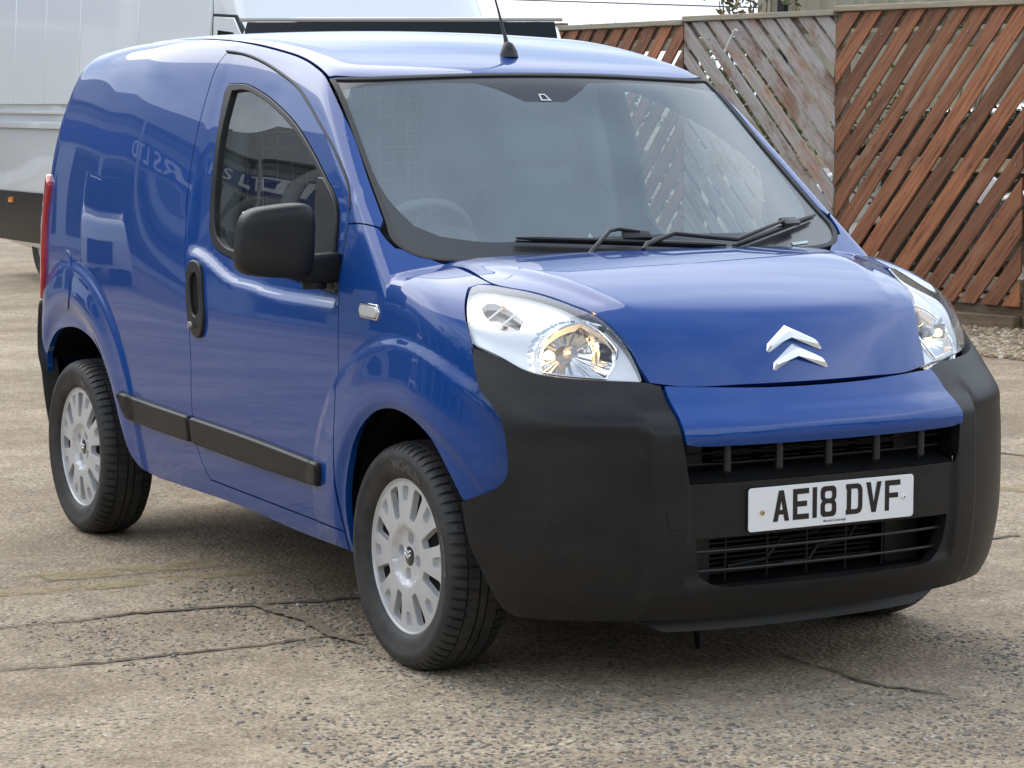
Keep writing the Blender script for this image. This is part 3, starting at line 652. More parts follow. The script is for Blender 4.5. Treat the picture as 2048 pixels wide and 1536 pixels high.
for yc in (-.229,-.0765,.0765,.229):
    for z in np.arange(.600,.682,.0115): fin.box((.655,yc-.060,z),(.690,yc+.060,z+.0018))
fo=fin.build('grille_fins',M_TRIM,gr)
for yc in (-.36,.36):
    bb=MB(); bb.box((.66,yc-.055,.585),(.668,yc+.055,.69)); bb.build('blanking_panel',M_TRIM,gr)
lg=empty('lower_grille'); lg.parent=VAN
cav=MB(); cav.box((.56,-.42,.27),(.58,.42,.47)); cav.box((.58,-.42,.29),(.74,.42,.296)); cav.box((.58,-.42,.455),(.74,.42,.46)); cav.box((.50,-.44,.27),(.705,-.42,.50)); cav.box((.50,.42,.27),(.705,.44,.50))
cav.build('grille_back',M_BLACK,lg)
for z in (.396,.345):
    b_=MB(); b_.tube([(float(bumpx(y,z))-.022,y,z) for y in np.linspace(-.40,.40,24)],.0042,8); b_.build('grille_bar',M_TRIM,lg,smooth=True)
for y in (-.255,-.125,0,.125,.245):
    b_=MB(); b_.tube([(.70,y,.30),(.705,y,.455)],.003,6); b_.build('grille_upright',M_TRIM,lg)
rad=MB()
for k,z in enumerate(np.arange(.305,.455,.013)): rad.box((.60,-.27,z),(.622,.27,z+.004))
rad.tube([(.66,-.22,.33),(.66,-.10,.34),(.66,-.05,.39),(.66,.05,.395),(.66,.10,.42),(.66,.2,.42)],.006,8); rad.tube([(.665,-.05,.325),(.665,.03,.325),(.665,.06,.36),(.665,.16,.37),(.665,.2,.43)],.006,8)
rad.build('radiator',mat('radiator dark metal',(.03,.03,.03),.5,.4),lg,smooth=False)
tg=MB(); tg.box((.70,-.175,.428),(.705,-.150,.452)); tg.build('radiator_tag',M_STEEL,lg)
for yc in (-.335,.335):
    bb=MB(); bb.box((.66,yc-.055,.298),(.668,yc+.055,.455)); bb.build('blanking_panel',M_TRIM,lg)
# tow-eye cover: a thin square shut line on the corner block
plate('tow_eye_cover',onscreen(bumper,[(-.476,.514),(-.418,.512),(-.412,.506),(-.410,.463),(-.416,.458),(-.470,.461),(-.477,.468),(-.479,.506)]),(1,-.25,0),bumper,M_PLASTIC,bmp,off=.0025,thick=.003,bevel=.0012,res=.02,gap=.001)
ad=MB(); ys=np.linspace(-.47,.50,17); n=len(ys); xx=lambda y:.705-.13*abs(y/.6)**2.6; zz=lambda y:.176+.035*sstep(.40,.50,abs(y))
ad.add([(xx(y)-.015,y,.235) for y in ys]+[(xx(y),y,float(zz(y))) for y in ys]+[(xx(y)-.035,y,float(zz(y))+.003) for y in ys],[(i,i+1,n+i+1,n+i) for i in range(n-1)]+[(n+i,n+i+1,2*n+i+1,2*n+i) for i in range(n-1)])
ad.build('air_dam',M_TRIM,VAN,smooth=True)
ub=MB(); ub.box((-2.85,-.70,.24),(-1.98,.70,.30)) if False else None
ub.box((-1.9,-.68,.27),(-.40,.68,.33)); ub.box((-.40,-.55,.22),(.60,.55,.27)); ub.box((-2.88,-.55,.30),(-1.9,.55,.36)); ub.tube([(.38,-.15,.22),(.40,-.14,.12),(.41,-.14,.06)],.007,8)
for s in (-1,1):
    ub.box((-.45,s*.58-.01,.25),(.45,s*.58+.01,.80)); ub.box((-2.95,s*.58-.01,.28),(-2.0,s*.58+.01,.85))
ub.tube([(0,-.7,.305),(0,.7,.305)],.035,10); ub.tube([(-2.513,-.7,.305),(-2.513,.7,.305)],.04,10)
ub.build('underbody',M_BLACK,VAN)
for A_ in (FARCH,RARCH):
    for s in (-1,1):
        q=rounded([(x,0,z) for x,y,z in A_],closed=False,step=.03); ln=MB(); n=len(q); q=[(p[0],p[2]) for p in q]
        c_=(sum(p[0] for p in q)/n,.31); q=[(c_[0]+(x-c_[0])*1.03,z+.012) for x,z in q]
        ln.add([(x,s*.795,z) for x,z in q]+[(x,s*.56,z) for x,z in q],[(i,i+1,n+i+1,n+i) for i in range(n-1)]); ln.build('wheel_arch_liner',M_BLACK,VAN,smooth=True)
# ------------------------------------------------ headlights
LIGHT=[(.163,-.671,1.039),(.168,-.70,1.031),(.205,-.728,1.014),(.256,-.76,.986),(.305,-.783,.946),(.338,-.789,.903),(.41,-.747,.874),(.468,-.707,.843),(.521,-.651,.829),(.581,-.555,.821),(.624,-.452,.813),(.600,-.457,.852),(.571,-.466,.894),(.536,-.484,.936),(.496,-.504,.968),(.424,-.542,.996),(.346,-.570,1.015),(.286,-.595,1.026),(.234,-.624,1.033),(.185,-.650,1.038)]
LD=unit((.62,-.62,.48))
LN=lambda x,y,z:g_front(x,y,z)
BC,_h=cast(LN,np.array([[.515,-.60,.90]])+LD*.5,-LD[None],0,1,80); BC=BC[0]
AX=unit((.93,-.25,.20)) # lamp axis
ux=unit(np.cross((0,0,1),AX)); uz=np.cross(AX,ux)
def circ(c,r,n=20,sq=1.): return [tuple(c+ux*r*math.cos(t)+uz*r*sq*math.sin(t)) for t in np.linspace(0,2*math.pi,n,endpoint=False)]
MAIN_C=BC-AX*.0
_pl=Proj(LD); _LQ=_pl.to(rounded(LIGHT)); _LQ=_LQ if area2(_LQ)>0 else _LQ[::-1]; _LI=inset2(_LQ,.014)
BC,_h=cast(LN,np.array([[.522,-.585,.895]])+LD*.5,-LD[None],0,1,80); MAIN_C=BC[0]
def clipring(r):
    C=np.array(circ(MAIN_C,r,44)); Q=_pl.to(C); ins_=inside(_LI,Q)
    for i in np.where(~ins_)[0]: Q[i]=_LI[np.argmin(np.linalg.norm(_LI-Q[i],axis=1))]
    return [tuple(p) for p in casts(LN,_pl,Q,np.array(LIGHT))]
bowlring=clipring(.112); bowlring=[p for i,p in enumerate(bowlring) if np.linalg.norm(np.array(p)-np.array(bowlring[i-1]))>.003]
ind=[(0.249, -0.712, 1.004), (0.234, -0.689, 1.015), (0.249, -0.671, 1.016), (0.289, -0.663, 1.005), (0.347, -0.659, 0.986), (0.383, -0.659, 0.97), (0.394, -0.676, 0.956), (0.386, -0.7, 0.948), (0.371, -0.717, 0.948), (0.333, -0.725, 0.966), (0.283, -0.723, 0.989)]
def p_x(th): return math.cos(th)
def lamp(both_sign):
    s=both_sign; F=(lambda P:[tuple(p) for p in P]) if s<0 else (lambda P:[(x,-y,z) for x,y,z in P])
    root=empty('headlight'); root.parent=VAN
    def addm(name,me,m,sm=True):
        if s>0:
            vs=[(v.co.x,-v.co.y,v.co.z) for v in me.vertices]; fs=[tuple(reversed(p.vertices)) for p in me.polygons]
            nr=[]
            for p in me.polygons:
                for l in reversed(p.loop_indices):
                    n=me.corner_normals[l].vector; nr.append((n[0],-n[1],n[2]))
            mm=mesh(name,vs,fs,True); mm.normals_split_custom_set(nr); me=mm
        return link(name,me,m,root)
    addm('lens',plate('lens',LIGHT,LD,LN,None,raw=True,off=.004,thick=.03,res=.02,gap=.002,bevel=.004,step=.012),M_LENS)
    addm('bezel',plate('bezel',LIGHT,LD,LN,None,raw=True,off=-.022,thick=.02,res=.016,gap=.001,holes=[bowlring,ind],hgap=0,step=.012,offfun=lambda P:-.010*sstep(.17,.10,np.linalg.norm(P-MAIN_C,axis=1))),M_SILVERP)
    # bowl
    def bowl(c,r,depth,name,m,ax,facets=0,n=48,lip=.006):
        vs=[];fs=[];K=12
        a1=unit(np.cross((0,0,1),ax)); a2=np.cross(ax,a1)
        for j in range(K+1):
            t=j/K; rr=r*t
            for i in range(n):
                th=2*math.pi*i/n; d=-depth*(1-t*t); 
                if facets and 0<j<K: d+=facets*(math.sin(th*13)*t*t+.8*math.sin(p_x(th)*60)*t)
                p=c+a1*rr*math.cos(th)+a2*rr*math.sin(th)+ax*d
                while LN(*[np.array([q]) for q in p])[0]>-.030: p=p-ax*.004
                vs.append(tuple(p))
        for j in range(K):
            for i in range(n): fs.append((j*n+i,j*n+(i+1)%n,(j+1)*n+(i+1)%n,(j+1)*n+i))
        me=mesh(name,vs,fs,True); finish(me,70); 
        if s>0: me=flipy(me,name)
        return link(name,me,m,root)
    bowl(MAIN_C-AX*.020,.135,.085,'reflector',M_CHROME,AX,facets=.0018,n=120)
    ic=np.mean(np.array(ind),0); iax=unit((.55,-.65,.35))
    addm('indicator_reflector',plate('indicator_reflector',ind,LD,LN,None,raw=True,off=-.050,thick=0,res=.01,gap=-.012),mat('indicator bowl',(.40,.38,.38),.15,.85))
    def S(p): return (p[0],p[1]*(-s) if False else (p[1] if s<0 else -p[1]),p[2])
    # rim ring around the bowl
    rg=MB(); rr_=[np.array(p)-grad(LN,np.array([p]))[0]*.026 for p in bowlring]; rg.tube([S(p) for p in rr_]+[S(rr_[0])],.0035,6,caps=False); rg.build('reflector_rim',M_CHROME,root,smooth=True)
    # bulb shield with supports and inner shells
    bs=MB(); c=MAIN_C-AX*.065
    bs.tube([S(c-AX*.02),S(c+AX*.018),S(c+AX*.030)],[.016,.017,.010],16); bs.build('bulb_shield',mat('bulb shield',(.35,.36,.38),.25,.8),root,smooth=True)
    for k,(a0,rr) in enumerate(((-.55,.070),(.35,.064),(2.6,.066))):
        pa=[c+ux*rr*math.cos(a0+t)+uz*rr*math.sin(a0+t)+AX*(.030-.012*t) for t in np.linspace(0,.9,7)]; pb=[p+AX*-.035+(c-p)*.12 for p in pa]
        n=len(pa); sh=MB(); sh.add([S(p) for p in pa+pb],[(i,i+1,n+i+1,n+i) for i in range(n-1)])
        sh.build('reflector_step',M_CHROME,root,smooth=True)
    bb=MB(); 
    for q,rr,st in ((c-ux*.058-uz*.006,.011,1),):
        bm=[]
        for j in range(7):
            ph=math.pi*j/6
            bm.append((rr*math.sin(ph)+1e-4,rr*1.2*math.cos(ph)))
        bb.tube([S(q+AX*(h_)) for _,h_ in bm],[r_ for r_,_ in bm],10)
    bb.build('side_bulb',mat('lit side lamp' if s<0 else 'far side lamp',(1,.8,.5),.4,emi=(1,.55,.17),es=60 if s<0 else 2),root,smooth=True)
    ab=MB(); q=ic-iax*.030+np.array([-.02,.006,.012]); ab.tube([S(q),S(q+iax*.012),S(q+iax*.018)],[.007,.007,.002],10); ab.build('indicator_bulb',M_AMBER,root,smooth=True)
    dv=MB(); p0=np.array((.30,-.745,.945)); 
    for k in range(2):
        dv=MB(); a_=ic-iax*.012+np.array([-.035+.05*k,-.02+.03*k,-.01]); dv.tube([S(a_+np.array([0,-.02,-.02])),S(a_+np.array([.015,.03,.02]))],.003,6)
        dv.build('indicator_rib',M_SILVERP,root)
    return root
lamp(-1); lamp(1)
# dark backing behind lamps / nose so nothing shows through
plate('lamp_housing',[(.10,-.66,1.03),(.28,-.78,.93),(.33,-.78,.84),(.50,-.70,.80),(.62,-.42,.79),(.60,-.40,.86),(.49,-.47,.97),(.2,-.60,1.03)],LD,LN,M_BLACK,VAN,off=-.13,thick=0,res=.05,gap=-.03,both=True)
# ------------------------------------------------ door mirrors
def mirror_obj(s):
    root=empty('door_mirror'); root.parent=VAN
    c=Vector((-.425,-.990,1.135)); vs=[];fs=[]
    nu,nv=40,26
    def se(a,e): return math.copysign(abs(a)**e,a)
    for j in range(nv+1):
        ph=-math.pi/2+math.pi*j/nv
        for i in range(nu):
            th=2*math.pi*i/nu
            e1,e2=.42,.62
            x=se(math.cos(ph),e1)*se(math.cos(th),e2); y=se(math.cos(ph),e1)*se(math.sin(th),e2); z=se(math.sin(ph),e1)
            # front (x>0) domed, back flatter ; tapers towards the outboard top
            X=(.062 if x>0 else .040)*x; Y=.105*y; Z=.100*z
            Y+=.012*z*(1 if y<0 else .4); X-=.020*(abs(y))*0+.0; X-=.10*Y*Y/.1*0
            X-= .018*(y*-1)*(1 if x>0 else 1)
            Z+= .010*(y*1)*z
            vs.append((c.x+X,(c.y+Y)*(-s) if s>0 else c.y+Y,c.z+Z))
    for j in range(nv):
        for i in range(nu): fs.append((j*nu+i,j*nu+(i+1)%nu,(j+1)*nu+(i+1)%nu,(j+1)*nu+i))
    me=mesh('mirror_shell',vs,fs,True); finish(me,60); sh=link('mirror_shell',me,M_PLASTIC,root)
    gl=MB(); ys=lambda y:y if s<0 else -y
    gl.box((c.x-.050,min(ys(-1.065),ys(-.885)),1.055),(c.x-.042,max(ys(-1.065),ys(-.885)),1.215)); gl.build('mirror_glass',M_CHROME,root,bevel=.01)
    a=MB(); a.add([(-.385,ys(-.99),1.090),(-.385,ys(-.80),1.100),(-.385,ys(-.80),1.015),(-.385,ys(-.90),1.018),(-.385,ys(-1.0),1.040),
                   (-.455,ys(-.99),1.090),(-.455,ys(-.80),1.100),(-.455,ys(-.80),1.015),(-.455,ys(-.90),1.018),(-.455,ys(-1.0),1.040)],
                  [(0,1,2,3,4),(9,8,7,6,5),(0,5,6,1),(1,6,7,2),(2,7,8,3),(3,8,9,4),(4,9,5,0)])
    a.build('mirror_arm',M_PLASTIC,root,bevel=.012,seg=3)
    k=MB(); k.tube([(-.42,ys(-.872),1.000),(-.42,ys(-.872),1.055),(-.42,ys(-.870),1.095)],[.036,.038,.020],20,flat=.8); k.build('mirror_hinge',M_PLASTIC,root,smooth=True)
    return root
mirror_obj(-1); mf=mirror_obj(1)
# the passenger mirror is folded back against its window
piv=Vector((-.42,.872,0)); mf.matrix_local=Matrix.Translation(piv+Vector((-.02,-.045,-.01)))@Matrix.Rotation(math.radians(84),4,'Z')@Matrix.Translation(-piv)
# ------------------------------------------------ wheels
def tyre_mesh():
    NP=66; n=NP*4
    # profile (r, axial outwards): outer sidewall -> tread -> inner
    prof=[(.208,.066),(.214,.076),(.222,.082),(.240,.088),(.258,.0915),(.262,.0935),(.272,.0938),(.276,.0925),(.286,.089),(.293,.083),(.300,.074),(.3045,.062),(.307,.050),(.300,.0495),(.300,.0455),(.308,.045),(.3095,.015),(.301,.0145),(.301,.0095),(.3095,.009),(.3095,-.009),(.301,-.0095),(.301,-.0145),(.3095,-.015),(.308,-.045),(.300,-.0455),(.300,-.0495),(.307,-.05),(.3045,-.062),(.293,-.083),(.276,-.0925),(.24,-.088),(.208,-.066)]
    def rf(r,ax,j,i):
        k=i%4
        if k in (2,3) and j in (9,10,11,12,27,28): return r-(.0068 if j>8 and j not in(9,) else .003)
        if k==3 and j in (15,16,23,24): return r-.004
        return r
    vs=[];fs=[];m=len(prof)
    for i in range(n):
        k=i%4; a=2*math.pi*((i//4)+[0,.70,.72,.98][k])/NP
        for j,(r,ax) in enumerate(prof):
            rr=rf(r,ax,j,i); sk=.05*ax/.05*0
            vs.append((rr*math.cos(a+ax*.35),-ax,rr*math.sin(a+ax*.35)))
    for i in range(n):
        q=(i+1)%n
        for j in range(m-1): fs.append((i*m+j,q*m+j,q*m+j+1,i*m+j+1))
    me=mesh('tyre',vs,fs,True); finish(me,28); return me
def poly_ann(r0,r1,a0,a1,rnd=.25,n=5):
    out=[]
    for i in range(n): t=a0+(a1-a0)*i/(n-1); out.append((r1,t))
    for i in range(n): t=a1-(a1-a0)*i/(n-1); out.append((r0,t))
    return out
def rtrap(rc0,w0,rc1,w1,ang,ro=.25):
    """rounded trapezoid in the trim plane: inner radius rc0 half width w0, outer radius rc1 half width w1"""
    P=[(rc0,-w0),(rc1,-w1),(rc1,w1),(rc0,w0)]; out=[]
    P=np.array(P,float)
    for i in range(4):
        a,b,c=P[i-1],P[i],P[(i+1)%4]; r=min(np.linalg.norm(b-a),np.linalg.norm(c-b))*ro
        p=b+(a-b)/np.linalg.norm(a-b)*r; q=b+(c-b)/np.linalg.norm(c-b)*r
        for t in (0,.33,.67,1): out.append((1-t)**2*p+2*t*(1-t)*b+t*t*q)
    out=np.array(out); ca,sa=math.cos(ang),math.sin(ang)
    return np.stack([out[:,0]*ca-out[:,1]*sa,out[:,0]*sa+out[:,1]*ca],1)
def dish(r): return .006*sstep(.20,.11,r)-.010*sstep(.205,.212,r)*0-.012*sstep(.080,.070,r)
def trim_mesh():
    R=.2115; th=np.linspace(0,2*math.pi,97)[:-1]; outer=np.stack([R*.965*np.cos(th),R*.965*np.sin(th)],1)
    holes=[];depth=[]
    for k in range(8):
        a=math.radians(90+22.5*.5+45*k); holes.append(rtrap(.106,.0130,.192,.0255,a,.28)); depth.append(.018)
    for k in range(8):
        a=math.radians(90-22.5*.5+45*k); holes.append(rtrap(.150,.0115,.190,.0185,a,.28)); depth.append(.0135)
    for k in range(4):
        a=math.radians(45+22+90*k); t2=np.linspace(0,2*math.pi,17)[:-1]; holes.append(np.stack([.049*math.cos(a)+.0165*np.cos(t2),.049*math.sin(a)+.0165*np.sin(t2)],1)); depth.append(.0149)
    V,F=tri([outer]+holes,.012)
    def ax(p,d=0): 
        r=np.hypot(p[0],p[1]); return dish(r)-d
    vs=[(p[0],-(ax(p)),p[1]) for p in V]; fs=[tuple(int(i) for i in f) for f in F]; mi=[0]*len(fs)
    for h,d in zip(holes,depth):
        c=h.mean(0); n=len(h); b=len(vs)
        for p in h: vs.append((p[0],-ax(p),p[1]))
        for p in h:
            q=c+(p-c)*(.90 if d<.015 else .97); vs.append((q[0],-ax(q,d),q[1]))
        for i in range(n): fs.append((b+i,b+(i+1)%n,b+n+(i+1)%n,b+n+i)); mi.append(0)
        fs.append(tuple(b+n+i for i in range(n))); mi.append(1 if d>.015 else 0)
    # rolled outer bead
    prof=[(.965*R,0),(.975*R,.004),(.99*R,.0045),(R,.001),(R*1.004,-.006),(R*.995,-.016)]
    b=len(vs); m=len(prof)
    for i in range(96):
        a=th[i]
        for r,x in prof: vs.append((r*math.cos(a),-(x),r*math.sin(a)))
    for i in range(96):
        q=(i+1)%96
        for j in range(m-1): fs.append((b+i*m+j,b+q*m+j,b+q*m+j+1,b+i*m+j+1)); mi.append(0)
    me=mesh('wheel_trim',vs,fs,True,mi); me.materials.append(M_TRIMSILVER); me.materials.append(M_BLACK)
    bm=bmesh.new(); bm.from_mesh(me); bmesh.ops.remove_doubles(bm,verts=bm.verts,dist=2e-5); bmesh.ops.recalc_face_normals(bm,faces=bm.faces)
    bmesh.ops.bevel(bm,geom=[e for e in bm.edges if len(e.link_faces)==2 and e.calc_face_angle(0)>math.radians(50)],offset=.0012,segments=2,affect='EDGES',clamp_overlap=True)
    for f in bm.faces: f.smooth=True
    for e in bm.edges:
        if len(e.link_faces)==2 and e.calc_face_angle(0)>math.radians(38): e.smooth=False
    bm.to_mesh(me); bm.free(); return me
def text_mesh(s,size,extr=0.,name='lettering',bold=0):
    cu=bpy.data.curves.new(name,'FONT'); cu.body=s; cu.size=size; cu.extrude=extr; cu.align_x='CENTER'; cu.offset=bold; cu.resolution_u=4
    o=bpy.data.objects.new(name,cu); SC.collection.objects.link(o); dg=bpy.context.evaluated_depsgraph_get(); dg.update()
    me=bpy.data.meshes.new_from_object(o.evaluated_get(dg)); bpy.data.objects.remove(o); me.name=name; return me
def side_text(s,size,r,a0):
    me=text_mesh(s,size,.0010,'sidewall_lettering',.0012)
    for v in me.vertices:
        x,y,z=v.co; th=a0-(x*.86)/r; rr=r+y; v.co=(rr*math.cos(th),-(float(np.interp(rr,[.222,.24,.258,.262,.272,.276,.286],[.082,.088,.0915,.0935,.0938,.0925,.089]))+.0004+z),rr*math.sin(th))
    return me
TY=tyre_mesh(); TRM=trim_mesh(); T1=side_text('MICHELIN',.040,.236,math.radians(66)); 
T2=side_text('MICHELIN',.040,.236,math.radians(98+180)); T3=side_text('ENERGY SAVER',.018,.256,math.radians(-5))
hubm=MB(); v,f=lathe([(.0,-.004),(.020,-.0035),(.0265,-.001),(.028,.006)],28); hubm.add(v,f); HUB=mesh('centre_cap',hubm.v,hubm.f,True); finish(HUB,50); HUB.materials.append(mat('gloss black',(.012,.012,.013),.15,coat=1))
cb=badge_mesh(.21,.0015); CH=mesh('badge',[(u,-d-.0052,w) for u,w,d in cb.v],[tuple(reversed(q)) for q in cb.f]); CH.materials.append(M_EMBLEM)
BRK=MB(); v,f=lathe([(.20,-.0),(.20,.10),(.05,.10),(.05,.03)],32); BRK.add(v,f); BK=mesh('rim',BRK.v,BRK.f,True); BK.materials.append(mat('steel rim',(.03,.03,.03),.5,.5))
def wheel(x,s,rot):
    w=empty('wheel',(x,s*.735,.305)); w.parent=VAN
    if s>0: w.rotation_euler=(0,rot,math.pi)
    else: w.rotation_euler=(0,rot,0)
    link('tyre',TY,M_TYRE,w); 
    t=link('wheel_trim',TRM,None,w,loc=(0,-.066,0)); link('rim',BK,None,w,loc=(0,-.045,0))
    # centre cap and badge ride on the trim (thing > part > sub-part would go a level too deep), so they are parts of the wheel
    link('centre_cap',HUB,None,w,loc=(0,-.066+.0065,0)); link('badge',CH,None,w,loc=(0,-.066+.0045,0),rot=(0,math.radians(-160),0))
    for T in (T1,T3): link('sidewall_lettering',T,M_TYRET,w)
    return w
wheel(0,-1,math.radians(-14)); wheel(-2.513,-1,math.radians(10)); wheel(0,1,0); wheel(-2.513,1,.4)
# ------------------------------------------------ number plate
NPx=float(bumpx(0,.5))+.0035; NPz=.4985
npb=MB()
def rrect(w,h,r,n=5):
    out=[]
    for cx,cy,a in ((w/2-r,h/2-r,0),(-w/2+r,h/2-r,90),(-w/2+r,-h/2+r,180),(w/2-r,-h/2+r,270)):
        for k in range(n): t=math.radians(a+90*k/(n-1)); out.append((cx+r*math.cos(t),cy+r*math.sin(t)))
    return out
Q=rrect(.52,.111,.009); n=len(Q)
npb.add([(NPx-.004,y,NPz+z) for y,z in Q]+[(NPx,y,NPz+z) for y,z in Q],[tuple(n+i for i in range(n))]+[(i,(i+1)%n,n+(i+1)%n,n+i) for i in range(n)]+[tuple(range(n-1,-1,-1))])
NP=npb.build('number_plate',M_PLATEW,VAN,bevel=.001,seg=1)
rimq=MB(); Qi=rrect(.513,.104,.007)
GL={ # strokes in mm, origin bottom-left, 50 x 79
'A':([(0,0),(14.5,0),(18,17),(32,17),(35.5,0),(50,0),(32.5,79),(17.5,79)],[[(20.5,29),(29.5,29),(25,52)]]),
'E':([(0,0),(50,0),(50,14),(14,14),(14,33),(44,33),(44,47),(14,47),(14,65),(50,65),(50,79),(0,79)],[]),
'1':([(0,0),(14,0),(14,79),(0,79)],[]),
'F':([(0,0),(14,0),(14,33),(43,33),(43,46),(14,46),(14,65),(50,65),(50,79),(0,79)],[]),
'V':([(18,0),(32,0),(50,79),(35,79),(25,27),(15,79),(0,79)],[]),
'D':([(-3,0),(34,0),(44,4),(49,13),(50,20),(50,59),(49,66),(44,75),(34,79),(-3,79),(-3,66),(0,66),(0,13),(-3,13)],[[(14,13),(31,13),(35,16),(36,22),(36,57),(35,63),(31,66),(14,66)]]),
'8':([(10,0),(40,0),(47,4),(50,12),(50,30),(48,37),(44,41),(48,45),(50,51),(50,67),(47,75),(40,79),(10,79),(3,75),(0,67),(0,51),(2,45),(6,41),(2,37),(0,30),(0,12),(3,4)],
     [[(18,13),(32,13),(36,17),(36,30),(32,34),(18,34),(14,30),(14,17)],[(18,47),(32,47),(36,51),(36,62),(32,66),(18,66),(14,62),(14,51)]]),
}
def glyph(ch,y0,z0,name='plate_character'):
    o,h=GL[ch]; rings=[np.array(o,float)]+[np.array(q,float) for q in h]
    rings=[r if area2(r)>0 else r[::-1] for r in rings]
    V,F=tri(rings,500); vs=[(NPx+.0008,y0+p[0]/1000,z0+p[1]/1000) for p in V]; fs=[tuple(int(i) for i in f) for f in F]
    link(name,mesh(name,vs,fs),M_INK,NP)
# in the photograph the characters run from near side (-y) to far side (+y)
yc=-.26+.074; zb=NPz-.0345
for ch,w,gap_ in (('A',50,11),('E',50,11),('1',14,11),('8',50,33),('D',50,11),('V',50,11),('F',50,0)):
    glyph(ch,yc,zb); yc+=(w+gap_)/1000
def ptext(s,size,y,z,name='dealer_lettering'):
    me=text_mesh(s,size,0,name,.0001)
    for v in me.vertices: v.co=(NPx+.0009,y+v.co.x,z+v.co.y)
    link(name,me,M_INK,NP)
ptext('Marshall Cambridge',.0088,.006,NPz-.0475)
for y,z,m_ in ((-.219,-.008,M_BRASS),(.226,-.002,M_PLATEW)):
    sc_=MB(); sc_.tube([(NPx,y,NPz+z),(NPx+.0035,y,NPz+z),(NPx+.005,y,NPz+z)],[.0065,.006,.002],14); q_=sc_.build('screw_cap',m_,NP,smooth=True)
    d_=MB(); d_.tube([(NPx+.004,y+.001,NPz+z),(NPx+.0056,y+.001,NPz+z)],.0022,8); d_.build('screw_hole',M_INK,NP)
# ------------------------------------------------ cabin interior
ci=MB(); ci.box((-.95,-.68,.97),(-.10,.68,1.02)); ci.box((-.80,-.70,.55),(-.45,.70,1.0))
ci.build('dashboard',M_DGREY,VAN,bevel=.03,seg=3)
cow=MB(); cow.tube([(-.60,-.37,1.00),(-.66,-.37,1.09),(-.74,-.37,1.08)],[.17,.15,.14],18,flat=.5); cow.build('instrument_cowl',M_DGREY,VAN,smooth=True)
sw=MB(); c=Vector((-.80,-.37,1.07)); ax=Vector((-.80,0,.60)).normalized(); u_=Vector((0,1,0)); v_=ax.cross(u_)
pts=[tuple(c+u_*.185*math.cos(t)+v_*.185*math.sin(t)) for t in np.linspace(0,2*math.pi,37)]
sw.tube(pts,.016,10,caps=False); sw.tube([tuple(c),tuple(c+u_*.18)],.018,8); sw.tube([tuple(c),tuple(c-u_*.18)],.018,8); sw.tube([tuple(c),tuple(c-v_*.18)],.018,8); sw.tube([tuple(c-ax*.05),tuple(c+ax*.01)],[.06,.065],16)
sw.build('steering_wheel',mat('steering wheel rubber',(.16,.17,.18),.5),VAN,smooth=True)
for yc in (-.37,.37):
    st=empty('seat'); st.parent=VAN
    b_=MB(); b_.box((-1.20,yc-.24,.55),(-.72,yc+.24,.72)); b_.build('seat_cushion',M_SEAT,st,bevel=.06,seg=4)
    b_=MB(); b_.box((-.07,-.24,0),(.07,.24,.58),M=Matrix.Translation((-1.17,yc,.68))@Matrix.Rotation(math.radians(-14),4,'Y')); b_.build('backrest',M_SEAT,st,bevel=.055,seg=4)
    b_=MB(); b_.box((-.05,-.13,0),(.05,.13,.19),M=Matrix.Translation((-1.335,yc,1.30))@Matrix.Rotation(math.radians(-10),4,'Y')); b_.build('headrest',M_SEAT,st,bevel=.04,seg=4)
bk=empty('bulkhead'); bk.parent=VAN
b_=MB(); b_.box((-1.50,-.78,.35),(-1.48,.78,1.14)); 
for k in range(7): b_.box((-1.482,-.76,.80+k*.045),(-1.468,.76,.815+k*.045))
b_.box((-1.50,.02,1.14),(-1.48,.70,1.64)); b_.build('lower_panel',M_GREY,bk,bevel=.004)
ms=MB()
for k in range(13): y=-.60+k*.052; ms.tube([(-1.49,y,1.13),(-1.49,y,1.60)],.0028,5)
for k in range(9): z=1.16+k*.052; ms.tube([(-1.49,-.62,z),(-1.49,.03,z)],.0028,5)
ms.build('mesh_guard',mat('grey wire',(.45,.47,.47),.4),bk)
for s in (-1,1):
    fr=MB(); fr.tube([(-1.46,s*.73,.5),(-1.455,s*.73,1.05),(-1.44,s*.67,1.35),(-1.42,s*.60,1.60)],[.055,.055,.045,.04],10)
    fr.build('door_pillar',M_GREY,VAN,smooth=True)
hl=MB(); 
for i in range(6):
    x0=-.72-i*.15; x1=x0-.15; zr=lambda x:float(Zroof(x))-.035
    hl.add([(x0,-.60,zr(x0)-.03),(x1,-.60,zr(x1)-.03),(x1,.60,zr(x1)-.03),(x0,.60,zr(x0)-.03)],[(0,1,2,3)])
hl.build('headlining',M_GREY,VAN)
ib=MB(); ib.box((-2.70,-.74,.36),(-.20,.74,.40)); ib.box((-2.60,-.62,.40),(-2.58,.62,1.56)); ib.build('load_floor',M_DGREY,VAN)
bt=MB(); bt.tube([(-1.40,-.60,1.46),(-1.38,-.64,1.2),(-1.36,-.66,.75)],[.004]*3,6,flat=6); bt.build('seat_belt',M_SEAT,VAN)
hv=MB(); hv.add([(-.60,.10,1.03),(-.55,.19,1.03),(-.63,.15,1.12),(-.52,.12,1.025),(-.50,.20,1.03),(-.60,.18,1.06)],[(0,1,2),(1,4,5),(1,5,2)]); setp(hv.build('paper_slip',mat('paper',(.6,.62,.62),.7),None),'creased white paper slip on the dashboard behind the windscreen','paper')
